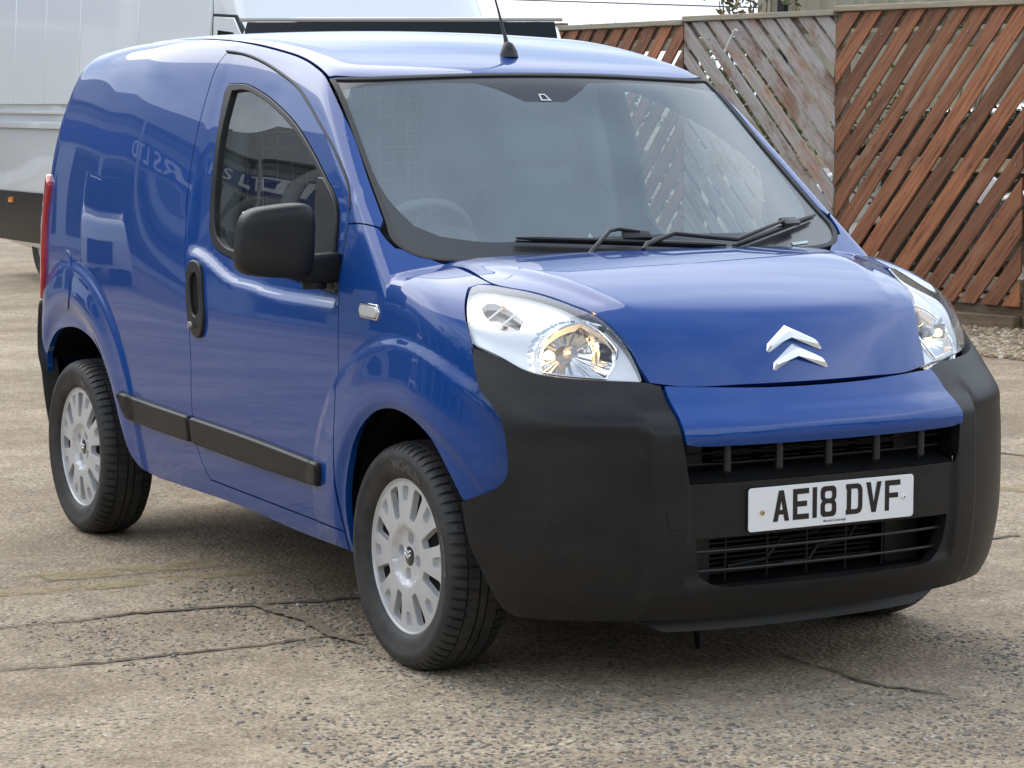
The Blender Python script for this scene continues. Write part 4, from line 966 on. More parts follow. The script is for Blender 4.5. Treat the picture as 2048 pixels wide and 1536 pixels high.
# ================================================================ the setting
def cam2w(D,lat,z=0):
    f=Vector((fw.x,fw.y,0)).normalized(); r=Vector((rt.x,rt.y,0)).normalized(); p=Vector((CAM[0],CAM[1],0))+f*D+r*lat; return Vector((p.x,p.y,z))
def bground(t,b):
    # worn concrete / asphalt with exposed aggregate
    big=tex(t,Scale=.55,Detail=6,Roughness=.6); base=ramp(t,big.outputs[0],[(.30,(.335,.260,.180)),(.50,(.44,.348,.245)),(.70,(.52,.42,.30))])
    med=tex(t,Scale=7,Detail=8,Roughness=.75); r1=ramp(t,med.outputs[0],[(.30,(.66,.64,.62)),(.62,(1.12,1.12,1.12))]); c1=mixc(t,1.0,base.outputs[0],r1.outputs[0],'MULTIPLY')
    # aggregate stones at two sizes
    v=tex(t,'ShaderNodeTexVoronoi',Scale=62); rnd=N(t,'ShaderNodeSeparateColor'); t.links.new(v.outputs['Color'],rnd.inputs[0])
    sc=ramp(t,rnd.outputs[0],[(0,(.07,.066,.06)),(.16,(.125,.115,.10)),(.3,(.25,.21,.17)),(.6,(.34,.28,.22)),(.86,(.42,.34,.25)),(1,(.62,.58,.52))])
    edge=ramp(t,v.outputs['Distance'],[(.30,(1,1,1)),(.52,(0,0,0))])
    dens=tex(t,Scale=1.1,Detail=5,Roughness=.65); dr=ramp(t,dens.outputs[0],[(.36,(.25,.25,.25)),(.60,(1,1,1))]); f=mixc(t,1.0,edge.outputs[0],dr.outputs[0],'MULTIPLY')
    c2=mixc(t,f.outputs[0],c1.outputs[0],sc.outputs[0])
    v2=tex(t,'ShaderNodeTexVoronoi',Scale=170); rn2=N(t,'ShaderNodeSeparateColor'); t.links.new(v2.outputs['Color'],rn2.inputs[0])
    s2=ramp(t,rn2.outputs[1],[(0,(.42,.41,.40)),(.22,(.9,.9,.9)),(.8,(1.0,1.0,1.0)),(1,(1.7,1.65,1.55))]); c3=mixc(t,.75,c2.outputs[0],s2.outputs[0],'MULTIPLY')
    # tyre-dark and damp stains
    st=tex(t,scale=(1,.35,1),Scale=1.6,Detail=5); sr=ramp(t,st.outputs[0],[(.42,(.80,.78,.76)),(.60,(1.05,1.05,1.05))]); c4=mixc(t,1.0,c3.outputs[0],sr.outputs[0],'MULTIPLY')
    t.links.new(c4.outputs[0],b.inputs['Base Color'])
    h=mixc(t,.5,v.outputs['Distance'],med.outputs[0]); b1=bump(t,b,v2.outputs['Distance'],.35,.002); b2=bump(t,b,v.outputs['Distance'],.8,-.006,b1) ; b2.invert=True
    b2.inputs['Distance'].default_value=.006; bump(t,b,med.outputs[0],.7,.012,b2)
M_GROUND=mat('worn aggregate concrete',(.27,.24,.2),.85,build=bground,spec=.3)
GP=700
gx=[-GP,-60,-20,20,60,GP]; v=[(x,y,0) for y in gx for x in gx]; f=[(j*6+i,j*6+i+1,(j+1)*6+i+1,(j+1)*6+i) for j in range(5) for i in range(5)]
setp(link('ground',mesh('ground',v,f),M_GROUND),kind='structure')
# loose and half-set stones (real relief in the foreground)
def stones(name,pts,sizes,m,flat=.45,seed=1,lab=None):
    rs=np.random.RandomState(seed); ico=[(0,0,1),(.894,0,.447),(.276,.851,.447),(-.724,.526,.447),(-.724,-.526,.447),(.276,-.851,.447),(.724,.526,-.447),(-.276,.851,-.447),(-.894,0,-.447),(-.276,-.851,-.447),(.724,-.526,-.447),(0,0,-1)]
    icf=[(0,1,2),(0,2,3),(0,3,4),(0,4,5),(0,5,1),(1,6,2),(2,7,3),(3,8,4),(4,9,5),(5,10,1),(2,6,7),(3,7,8),(4,8,9),(5,9,10),(1,10,6),(6,11,7),(7,11,8),(8,11,9),(9,11,10),(10,11,6)]
    I=np.array(ico); n=len(pts); a=rs.rand(n)*6.283; sx=sizes*(.8+.7*rs.rand(n)); sy=sizes*(.6+.4*rs.rand(n)); sz=sizes*flat*(.6+.8*rs.rand(n))
    J=I[None]*(1+.25*(rs.rand(n,12,1)-.5)); X=J[:,:,0]*sx[:,None]; Y=J[:,:,1]*sy[:,None]; Z=J[:,:,2]*sz[:,None]
    ca,sa=np.cos(a)[:,None],np.sin(a)[:,None]; P=np.stack([X*ca-Y*sa+pts[:,:1],X*sa+Y*ca+pts[:,1:2],Z+pts[:,2:3]],2).reshape(-1,3)
    F=(np.array(icf)[None]+12*np.arange(n)[:,None,None]).reshape(-1,3)
    me=bpy.data.meshes.new(name); me.vertices.add(len(P)); me.vertices.foreach_set('co',P.ravel()); me.loops.add(F.size); me.loops.foreach_set('vertex_index',F.ravel())
    me.polygons.add(len(F)); me.polygons.foreach_set('loop_start',np.arange(0,F.size,3)); me.polygons.foreach_set('loop_total',np.full(len(F),3)); me.update(calc_edges=True)
    me.polygons.foreach_set('use_smooth',np.ones(len(F),bool)); me.materials.append(m); o=link(name,me); setp(o,kind='stuff',label=lab); return o
def bstone(cols):
    def f(t,b):
        g=N(t,'ShaderNodeNewGeometry'); r=ramp(t,g.outputs['Random Per Island'],cols); n=tex(t,Scale=60,Detail=3); q=ramp(t,n.outputs[0],[(.3,(.8,.8,.8)),(.7,(1.1,1.1,1.1))]); c=mixc(t,1.,r.outputs[0],q.outputs[0],'MULTIPLY'); t.links.new(c.outputs[0],b.inputs['Base Color'])
    return f
M_STONE=mat('loose grey and tan stones',rough=.8,build=bstone([(0,(.125,.115,.10)),(.3,(.185,.168,.145)),(.5,(.24,.21,.17)),(.75,(.32,.27,.21)),(.92,(.42,.32,.22)),(1,(.58,.55,.5))]))
M_GRAVEL=mat('buff pebble gravel',rough=.75,build=bstone([(0,(.13,.10,.07)),(.3,(.24,.18,.12)),(.55,(.34,.26,.165)),(.8,(.42,.30,.17)),(1,(.58,.53,.45))]))
rs=np.random.RandomState(3)
n=46000; D=3.6+5.9*rs.rand(n)**.9; L=(rs.rand(n)-.5)*2*(D*.235+.2)
keep=np.array([math.sin(3.1*l+1.3*d)+math.sin(2.3*d-1.7*l+2)+.8*math.sin(7.7*l+5.1*d)+1.6*rs.rand()-.95*(d-6.1)*(1 if d>6.1 else 0)-2.2*max(0,5.0-d) for l,d in zip(L,D)])>.55
f2=np.array([fw.x,fw.y]);f2/=np.linalg.norm(f2); r2_=np.array([rt.x,rt.y]); Q=np.array(CAM[:2])+D[:,None]*f2+L[:,None]*r2_
Q=Q[keep]; pts=np.concatenate([Q,np.full((len(Q),1),.0)],1)
stones('loose_stones',pts,.0042+.0052*rs.rand(len(pts))**2.0,M_STONE,.5,5,'small loose stones set in the worn yard surface')
# gravel margin along the fence foot
F0=cam2w(16.75,3.40); F1=cam2w(18.1,2.335); F2=cam2w(19.5,1.36); F3=cam2w(21.1,.40); F4=cam2w(22.8,-.55)
Fm=F0+(F0-F1)*1.0
n=22000; t_=rs.rand(n)*1.9-.85; w_=rs.rand(n)**.8*1.75
dirf=(F0-F1).normalized(); nrm=Vector((dirf.y,-dirf.x,0)); nrm=nrm if nrm.dot(Vector(CAM)-F0)>0 else -nrm
P=np.array([tuple(F0+(F0-F1)*float(-t)*1.6*-1*-1+nrm*float(w-.25)) for t,w in zip(t_,w_)])
edge=1.25+.25*np.sin(P[:,0]*3)+.2*rs.rand(n); P[:,2]=.012*rs.rand(n)
stones('gravel',P[w_-.25<edge],(.013+.017*rs.rand(n))[w_-.25<edge],M_GRAVEL,.6,9,'buff pebble gravel along the foot of the fence')
# joints and cracks : narrow dirt-filled strips with ragged edges
def bcrack(t,b):
    n=tex(t,Scale=30,Detail=5); r=ramp(t,n.outputs[0],[(.3,(.06,.045,.032)),(.7,(.20,.157,.115))]); t.links.new(r.outputs[0],b.inputs['Base Color'])
M_CRACK=mat('dirt in joint',(.08,.06,.045),.95,build=bcrack)
def onground(px,py):
    d=fw+r2*((px-1024)/foc)-u2*((py-768)/foc); t=-CAM[2]/d.z; return Vector((CAM[0]+d.x*t,CAM[1]+d.y*t,0))
def strip(name,pts,w,z,m,seed,wvar=.6,step=.02):
    rs=random.Random(seed); P=[onground(*p) for p in pts]; W=w if isinstance(w,list) else [w]*len(P); vs=[];fs=[]; wob=0
    for i in range(len(P)-1):
        L=(P[i+1]-P[i]).length; k=max(1,int(L/step))
        for j in range(k+(i==len(P)-2)):
            u=j/k; p=P[i].lerp(P[i+1],u); d=(P[i+1]-P[i]).normalized(); nn=Vector((-d.y,d.x,0)); ww=W[i]*(1-u)+W[i+1]*u
            wob=wob*.85+rs.uniform(-1,1)*.006
            a=ww*(.5+rs.uniform(-.5,.5)*wvar); b_=ww*(.5+rs.uniform(-.5,.5)*wvar)
            vs+=[(p+nn*(wob+a))+Vector((0,0,z)),(p+nn*(wob-b_))+Vector((0,0,z))]
    fs=[(2*i,2*i+1,2*i+3,2*i+2) for i in range(len(vs)//2-1)]
    return setp(link(name,mesh(name,vs,fs),m),kind='structure')
strip('ground_joint',[(-40,1262),(0,1257),(180,1240),(260,1228),(520,1210),(720,1196),(900,1182),(1150,1160),(1400,1140),(1700,1112),(2040,1072)],[.008,.010,.010,.022,.034,.026,.024,.02,.02,.02,.02],.004,M_CRACK,1)
strip('ground_joint',[(-40,1348),(0,1343),(200,1328),(420,1302),(640,1276),(760,1268),(900,1262)],[.008,.009,.012,.018,.012,.010,.008],.004,M_CRACK,2)
M_DIRT=mat('pale dirt in joint',rough=.95,build=lambda t,b:t.links.new(ramp(t,tex(t,Scale=45,Detail=6,Roughness=.7).outputs[0],[(.35,(.12,.088,.060)),(.65,(.30,.24,.175))]).outputs[0],b.inputs['Base Color']))
strip('ground_joint',[(515,1212),(560,1228),(600,1240),(640,1260),(670,1276),(720,1290)],[.03,.05,.055,.045,.03,.012],.008,M_DIRT,4,.25,.02)
strip('ground_joint',[(1560,1310),(1680,1350),(1760,1372),(1900,1392)],[.010,.012,.022,.006],.004,M_CRACK,5)
strip('ground_joint',[(1990,905),(2060,915),(2200,925)],[.02,.02,.02],.004,M_CRACK,6)
def byel(t,b):
    n=tex(t,Scale=9,Detail=8,Roughness=.75); r=ramp(t,n.outputs[0],[(.40,(0,0,0)),(.56,(.62,.62,.62))]); t.links.new(r.outputs[0],b.inputs['Alpha'])
    q=tex(t,Scale=60,Detail=3); c=ramp(t,q.outputs[0],[(.3,(.36,.27,.13)),(.7,(.47,.37,.19))]); t.links.new(c.outputs[0],b.inputs['Base Color'])
M_YEL=mat('faded yellow line paint',(.45,.35,.17),.9,build=byel)
strip('road_marking',[(60,1160),(80,1156),(240,1144),(390,1130),(440,1125)],[.15]*5,.004,M_YEL,8,.08)
strip('road_marking',[(-20,1190),(130,1180),(240,1171),(330,1160),(450,1150),(560,1139)],[.10]*6,.004,M_YEL,9,.12)
strip('road_marking',[(1980,975),(2060,982),(2160,990)],[.10]*3,.004,M_YEL,10,.3)
# ------------------------------------------------ timber fence
def bwood(c0,c1,c2,grey=None,gw=(.5,.6)):
    def f(t,b):
        oi=N(t,'ShaderNodeObjectInfo'); tc=N(t,'ShaderNodeTexCoord'); ad=N(t,'ShaderNodeVectorMath',operation='ADD'); t.links.new(tc.outputs['Object'],ad.inputs[0])
        cb=N(t,'ShaderNodeCombineXYZ'); ml=N(t,'ShaderNodeMath',operation='MULTIPLY'); ml.inputs[1].default_value=37; t.links.new(oi.outputs['Random'],ml.inputs[0]); 
        for i in range(3): t.links.new(ml.outputs[0],cb.inputs[i])
        t.links.new(cb.outputs[0],ad.inputs[1])
        def nz(scale,S,D=6,R=.6,ty='ShaderNodeTexNoise'):
            mp=N(t,'ShaderNodeMapping'); mp.inputs['Scale'].default_value=scale; t.links.new(ad.outputs[0],mp.inputs[0]); n=N(t,ty); t.links.new(mp.outputs[0],n.inputs['Vector']); n.inputs['Scale'].default_value=S
            if ty=='ShaderNodeTexNoise': n.inputs['Detail'].default_value=D; n.inputs['Roughness'].default_value=R
            return n
        g=nz((.9,14,14),3.2,7,.65); r=ramp(t,g.outputs[0],[(.30,c0),(.5,c1),(.72,c2)])
        tone=ramp(t,oi.outputs['Random'],[(0,(.60,.60,.58)),(.45,(.95,.95,.95)),(.8,(1.1,1.08,1.02)),(1,(1.4,1.32,1.2))]); c=mixc(t,1,r.outputs[0],tone.outputs[0],'MULTIPLY')
        k=nz((3,12,12),2.0,2,.5,'ShaderNodeTexVoronoi'); kr=ramp(t,k.outputs['Distance'],[(.05,(.25,.2,.18)),(.14,(1,1,1))]); c=mixc(t,.8,c.outputs[0],kr.outputs[0],'MULTIPLY')
        if grey:
            w=nz((1,2.2,2.2),2.6,7,.7); wr=ramp(t,w.outputs[0],[(gw[0],(0,0,0)),(gw[1],(1,1,1))]); gg=nz((.8,18,18),5,5,.6); gr_=ramp(t,gg.outputs[0],[(.3,tuple(x*.62 for x in grey)),(.7,grey)])
            c=mixc(t,wr.outputs[0],c.outputs[0],gr_.outputs[0])
        t.links.new(c.outputs[0],b.inputs['Base Color']); bump(t,b,g.outputs[0],.45,.004)
    return f
M_WBROWN=mat('stained brown fence timber',rough=.75,build=bwood((.105,.040,.020),(.25,.100,.048),(.36,.155,.080),(.34,.25,.18),(.60,.76)))
M_WGREY=mat('weathered grey fence timber',rough=.85,build=bwood((.20,.10,.065),(.30,.17,.12),(.38,.25,.19),(.44,.395,.365),(.38,.52)))
M_WPALE=mat('pale treated timber',rough=.85,build=bwood((.24,.19,.12),(.36,.30,.21),(.44,.38,.28),(.36,.35,.30),(.5,.62)))
M_WDARK=mat('dark weathered timber',rough=.85,build=bwood((.07,.045,.03),(.13,.09,.06),(.19,.14,.10),(.25,.22,.19),(.5,.62)))
def clip(poly,a,b,c):
    out=[]; n=len(poly)
    for i in range(n):
        p,q=poly[i],poly[(i+1)%n]; dp=a*p[0]+b*p[1]+c; dq=a*q[0]+b*q[1]+c
        if dp>=0: out.append(p)
        if dp*dq<0: t=dp/(dp-dq); out.append((p[0]+(q[0]-p[0])*t,p[1]+(q[1]-p[1])*t))
    return out
def fence_panel(A,B,ztop,slope,pitch,cover,m,label,z0=.165,seed=1,extra=0):
    """A,B : foot points left and right as seen from the yard; slats lie in the plane above them"""
    rs=random.Random(seed); L=(B-A).length; x=(B-A).normalized(); root=empty('slatted_fence',tuple(A),math.atan2(x.y,x.x),label,'fence','diagonal slatted timber fence along the yard')
    # local: x along, -y towards the yard, z up
    def part(name,M,m_,parent=root): 
        o=M.build(name,m_,parent); return o
    ang=math.atan(slope); ca,sa=math.cos(ang),math.sin(ang); w=pitch*ca*cover
    k0=-int((L*abs(slope)+ztop)/pitch)-2; k1=-k0
    for k in range(k0,k1):
        c=k*pitch+rs.uniform(-.009,.009); ww=w*rs.uniform(.90,1.07); da=rs.uniform(-.011,.011)
        cx,cz=L/2,c+ztop/2; a=ang+da; ca_,sa_=math.cos(a),math.sin(a)
        loc=lambda s,t:(cx+s*ca_-t*sa_,cz+s*sa_+t*ca_)
        P=[loc(-9,-ww/2),loc(9,-ww/2),loc(9,ww/2),loc(-9,ww/2)]
        P=clip(P,1,0,-.004); P=clip(P,-1,0,L-.004) if P else P; P=clip(P,0,1,-z0) if P else P; P=clip(P,0,-1,ztop-.045) if P else P
        if len(P)<3 or abs(area2(np.array(P)))<.0015: continue
        mx_,mz_=sum(p[0] for p in P)/len(P),sum(p[1] for p in P)/len(P); n=len(P); th=.017; yo=rs.uniform(-.004,.004)
        loc2=[((p[0]-mx_)*ca_+(p[1]-mz_)*sa_,-(p[0]-mx_)*sa_+(p[1]-mz_)*ca_) for p in P]
        if area2(np.array(loc2))<0: loc2=loc2[::-1]
        # object x runs along the slat; y is thickness
        vs=[(s,-th/2,t) for s,t in loc2]+[(s,th/2,t) for s,t in loc2]; fs=[tuple(range(n)),tuple(range(2*n-1,n-1,-1))]+[(i,n+i,n+(i+1)%n,(i+1)%n) for i in range(n)]
        o=link('slat',mesh('slat',vs,fs),m,root,loc=(mx_,-.05+yo,mz_),rot=(0,-a,0))
        # nails
        for zr in (.32,1.10,1.98):
            if rs.random()<.5 and k%2==0:
                s_=(zr-c-ztop/2)/sa_ if abs(sa_)>.1 else 0; q=loc(s_,0)
                if .05<q[0]<L-.05: 
                    nb=MB(); nb.tube([(q[0],-.0625+yo,q[1]),(q[0],-.066+yo,q[1])],.007,8); nb.build('nail_head',M_STEEL,root)
    for zr in (.30,1.09,1.95):
        b=MB(); b.box((.01,-.038,zr-.045),(L-.01,.005,zr+.045)); o=b.build('rail',M_WPALE,root)
    b=MB(); b.box((-.0,-.085,ztop-.040),(L,.045,ztop)); b.build('cap_rail',M_WPALE,root,bevel=.004,seg=1)
    b=MB(); b.box((-.0,-.036,ztop-.16),(L,.004,ztop-.044)); b.build('head_rail',M_WDARK,root)
    b=MB(); b.box((.01,-.015,.0),(L-.01,.012,.20)); b.build('gap_backing',M_WDARK,root)  # dark backing added to stand for the shade below the slats
    b=MB(); b.box((.0,-.10,.0),(L-.02,-.02,.10)); b.build('gravel_board',M_WDARK,root,bevel=.006,seg=1)
    return root
zt=(2.185,2.17,2.14,2.13)
fence_panel(F1,F0+(F0-F1)*.0,2.185,1.17,.231,.75,M_WBROWN,'stained brown fence panel with rising slats, nearest the gravel on the right',seed=1)
fence_panel(F0+dirf*.10,F0+dirf*1.9,2.185,1.17,.231,.72,M_WBROWN,'stained brown fence panel beyond the last post at the right edge',seed=11)
fence_panel(F0+dirf*2.0,F0+dirf*3.8,2.185,-.92,.19,.74,M_WGREY,'grey fence panel past the right edge, one beyond the gravel margin',seed=12)
fence_panel(F0+dirf*3.9,F0+dirf*5.7,2.185,1.1,.23,.74,M_WBROWN,'brown fence panel past the right edge, last but one of the run',seed=13)
fence_panel(F0+dirf*5.8,F0+dirf*7.6,2.185,-.92,.19,.74,M_WGREY,'last grey fence panel of the run towards the road',seed=14)
fence_panel(F2,F1,2.16,-.92,.187,.73,M_WGREY,'weathered grey fence panel with slats falling to the right, between two brown panels',seed=2)
fence_panel(F3,F2,2.135,1.1,.245,.66,M_WBROWN,'brown fence panel with rising slats showing just above the blue van roof',seed=3)
fence_panel(F4,F3,2.125,-.80,.25,.8,M_WGREY,'grey far fence panel hidden behind the vans',seed=4)
for q,lab in ((F0+dirf*.05,'fence post at the right edge by the gravel'),(F1,'fence post between the brown and the grey panel'),(F2,'fence post behind the blue van windscreen pillar'),(F3,'furthest fence post above the blue van roof'),(F0+dirf*1.95,'fence post one panel past the right edge'),(F0+dirf*3.85,'fence post two panels past the right edge'),(F0+dirf*5.75,'fence post three panels past the right edge'),(F0+dirf*7.65,'end fence post towards the road')):
    p=MB(); p.box((-.045,-.035,0),(.045,.055,2.16)); o=p.build('fence_post',M_WDARK,None,bevel=.005,seg=1,loc=(q.x,q.y,0),rot=(0,0,math.atan2(dirf.y,dirf.x))); setp(o,lab,'post','posts of the slatted fence')
h=MB(); hp=Vector((F2.x,F2.y,0)).lerp(F1,.36)+nrm*.09; h.tube([(0,0,2.03),(-.08,0,1.90)],.008,8); h.tube([(0,0,2.03),(.02,0,2.045),(.05,0,2.035)],.007,8); h.tube([(-.08,0,1.90),(-.09,0,1.885)],.013,8)
setp(h.build('cabin_hook',mat('galvanised hook',(.62,.62,.60),.4),None,smooth=True,loc=tuple(hp),rot=(0,0,math.atan2(dirf.y,dirf.x))),'pale metal hook screwed to the grey fence panel','hook')
# ------------------------------------------------ beige profiled-steel shed behind the fence
def bclad(t,b):
    n=tex(t,scale=(1,1,.15),Scale=3,Detail=6); r=ramp(t,n.outputs[0],[(.3,(.26,.235,.17)),(.7,(.33,.30,.225))]); t.links.new(r.outputs[0],b.inputs['Base Color'])
M_CLAD=mat('olive beige steel cladding',(.3,.28,.2),.5,build=bclad)
bl=cam2w(31,3.06); sh=empty('steel_shed',tuple(bl),math.atan2(dirf.y,dirf.x)+.10,'tall olive beige ribbed steel shed behind the timber fence','building')
w=MB(); xs=[];pr_=.25
prof=[]
k=0; x=0.
while x<14: prof+=[(x,0),(x+.05,-.035),(x+.13,-.035),(x+.18,0)]; x+=pr_
prof.append((x,0)); n=len(prof); w.add([(a,b,0) for a,b in prof]+[(a,b,4.6) for a,b in prof],[(i,i+1,n+i+1,n+i) for i in range(n-1)]); w.box((0,.01,0),(14,9,4.55))
w.build('wall',M_CLAD,sh); c_=MB(); c_.box((-.06,-.06,0),(.14,.14,4.65)); c_.build('corner_flashing',M_CLAD,sh); c_=MB(); c_.box((.30,-.12,0),(.40,-.04,4.6)); c_.build('downpipe',M_TRIM,sh); c_=MB(); c_.box((-.2,-.25,4.6),(14.2,9.3,4.72)); c_.build('roof',mat('shed roof grey',(.25,.26,.27),.5),sh)
# ------------------------------------------------ parked cars behind the fence
def hull(profile,W,tumble,r=.10):
    """loft a vehicle shell from its side profile; returns MB"""
    P=np.array(profile,float); c=np.array([P[:,0].mean(),P[:,1].mean()]); n=len(P)
    T=[-1,-.985,-.94,-.86,-.6,0,.6,.86,.94,.985,1]; I=[r,r*.55,r*.22,r*.05,0,0,0,r*.05,r*.22,r*.55,r]
    vs=[]
    for t,i in zip(T,I):
        Q=inset2(P if area2(P)>0 else P[::-1],i*.9+1e-5); Qo=P if area2(P)>0 else P[::-1]
        for (x,z),(xo,zo) in zip(Q,Qo): vs.append((x,t*W*tumble(zo),z))
    fs=[(j*n+i,j*n+(i+1)%n,(j+1)*n+(i+1)%n,(j+1)*n+i) for j in range(len(T)-1) for i in range(n)]
    fs+=[tuple(range(n-1,-1,-1)),tuple((len(T)-1)*n+i for i in range(n))]
    m=MB(); m.add(vs,fs); return m
def simple_wheels(root,xs,W,r=.33,w=.22):
    for x in xs:
        for s in (-1,1):
            wh=empty('wheel',(x,s*(W-w/2-.02),r)); wh.parent=root
            if s>0: wh.rotation_euler=(0,0,math.pi)
            v,f=lathe([(.0,-.02),(.62*r,-.03),(.66*r,-.06),(.9*r,-.075),(r*.985,-.05),(r,0),(r*.985,.12)],28); m=MB(); m.add([(a,b,c) for a,b,c in v],f); me=mesh('tyre',m.v,m.f); finish(me); link('tyre',me,M_TYRE,wh)
            v,f=lathe([(.0,-.055),(.15*r,-.055),(.2*r,-.04),(.55*r,-.05),(.63*r,-.055),(.63*r,-.02)],24); m=MB(); m.add(v,f); me=mesh('wheel_trim',m.v,m.f); finish(me); link('wheel_trim',me,M_TRIMSILVER,wh)
            ar=MB(); v,f=lathe([(r*1.16,-.03),(r*1.16,.2),(.02,.2)],24); ar.add(v,f); me=mesh('wheel_arch',ar.v,ar.f); finish(me); link('wheel_arch',me,M_BLACK,wh,loc=(0,-.012 if False else .012,0))
def facepoly(mb,pts,W,tum,s,off=.006,mi=0):
    v=[(x,s*(W*tum(z)+off),z) for x,z in pts]; n=len(v); vi=[(x,y-s*.02,z) for x,y,z in v]
    fs=[tuple(range(n)),]+[(i,n+i,n+(i+1)%n,(i+1)%n) for i in range(n)]
    mb.add(v+vi,fs if s<0 else [tuple(reversed(q)) for q in fs],mi)
def rp(pts,st=.08): 
    return [(p[0],p[2]) for p in rounded([(x,0,z) for x,z in pts],step=st,corner=55)]
# big high-roof van on the left
def big_van(loc,rz,label,L=7.3,group=None):
    root=empty('high_roof_van',loc,rz,label,'van',group); W=1.03; tum=lambda z:1-.075*max(0,(z-1.1)/1.5)**1.3-.04*max(0,(.6-z)/.5)
    prof=rp([(-L,.35),(-L-.02,1.2),(-L+.02,2.45),(-L+.15,2.60),(-4,2.66),(-2.3,2.66),(-1.85,2.60),(-1.42,2.02),(-.85,1.38),(-.25,1.18),(-.05,1.02),(0,.6),(-.05,.3),(-.5,.28),(-L+.3,.3)])
    hull(prof,W,tum,.13).build('body',M_WHITE,root,smooth=True)
    for s in (-1,1):
        c=MB(); facepoly(c,[(-L+.12,.33),(-.35,.33),(-.30,.74),(-1.5,.76),(-L+.08,.76)],W,tum,s,.022); c.build('side_cladding',M_PLASTIC,root,bevel=.01)
        # raised mouldings and pressed panels
        for z0,z1,o in ((1.30,1.36,.012),(1.42,1.45,.008)):
            c=MB(); facepoly(c,[(-L+.15,z0),(-.9,z0),(-.9,z1),(-L+.15,z1)],W,tum,s,o); c.build('side_moulding',M_WHITE,root,bevel=.006)
        xs=[-L+.20,-L+.98,-L+1.76,-L+2.58,-L+3.85,-2.05]
        for i in range(5):
            a,b=xs[i]+.008,xs[i+1]-.008
            if b-a<.3: continue
            c=MB(); facepoly(c,[(a,1.50),(b,1.50),(b,2.45),(a,2.45)],W,tum,s,.004)
            c.build('side_panel_pressing',M_WHITE,root,bevel=.004,seg=1)
        c=MB(); facepoly(c,[(-L+.16,2.475),(-2.1,2.475),(-2.1,2.495),(-L+.16,2.495)],W,tum,s,.003); c.build('roof_rail_seam',M_TRIM,root)
        dpts=[(-2.0,.80),(-1.98,2.12),(-1.62,2.10),(-1.48,1.98),(-.98,1.36),(-.90,.80)]
        c=MB(); facepoly(c,[(-2.02,.79),(-2.0,2.14),(-1.60,2.12),(-1.44,1.99),(-.92,1.37),(-.87,.79)],W,tum,s,.003); c.build('door_shut_line',M_TRIM,root)
        c=MB(); facepoly(c,dpts,W,tum,s,.010); dd=c.build('cab_door',M_WHITE,root,bevel=.004,seg=1)
        c=MB(); facepoly(c,[(-1.90,1.42),(-1.88,2.02),(-1.62,2.00),(-1.50,1.90),(-1.12,1.42)],W,tum,s,.016); c.build('door_window',M_DWIN,dd)
        c=MB(); x=-1.0; c.box((x-.10,s*(W+.12)-.09,1.35),(x+.08,s*(W+.12)+.09,1.75)); c.box((x-.03,min(s*W*.95,s*(W+.05)),1.42),(x+.03,max(s*W*.95,s*(W+.05)),1.50)); c.build('door_mirror',M_PLASTIC,root,bevel=.04)
        for k in range(4):
            x=-L+.95+k*1.35; c=MB(); facepoly(c,[(x-.05,.66),(x+.05,.66),(x+.05,.705),(x-.05,.705)],W,tum,s,.034); c.build('side_marker_lamp',M_AMBER,root,bevel=.006)
        c=MB(); facepoly(c,[(-.42,.82),(-.75,1.02),(-.62,1.12),(-.10,.98),(-.04,.85)],W*.985,tum,s,.012); c.build('headlight',mat('lamp cluster',(.7,.72,.74),.08,coat=1),root,bevel=.01)
    c=MB(); g=[(-.85,1.38),(-1.42,2.02)]
    vs=[]
    for x,z in [(g[0][0]+.02,g[0][1]+.03),(g[1][0]+.02,g[1][1]-.02)]:
        for t in np.linspace(-.93,.93,11): vs.append((x+.010-.10*t*t*0+.012,t*W*tum(z),z+.010))
    c.add(vs,[(i,i+1,11+i+1,11+i) for i in range(10)]); c.build('windscreen',M_DWIN,root,smooth=True)
    c=MB(); c.box((-.02,-.75,.42),(.012,.75,.85)); c.build('grille',M_PLASTIC,root,bevel=.02)
    c=MB(); c.box((-.12,-.98,.25),(.03,.98,.45)); c.build('bumper',M_PLASTIC,root,bevel=.03)
    simple_wheels(root,(-1.05,-L+1.55),W,.345); return root
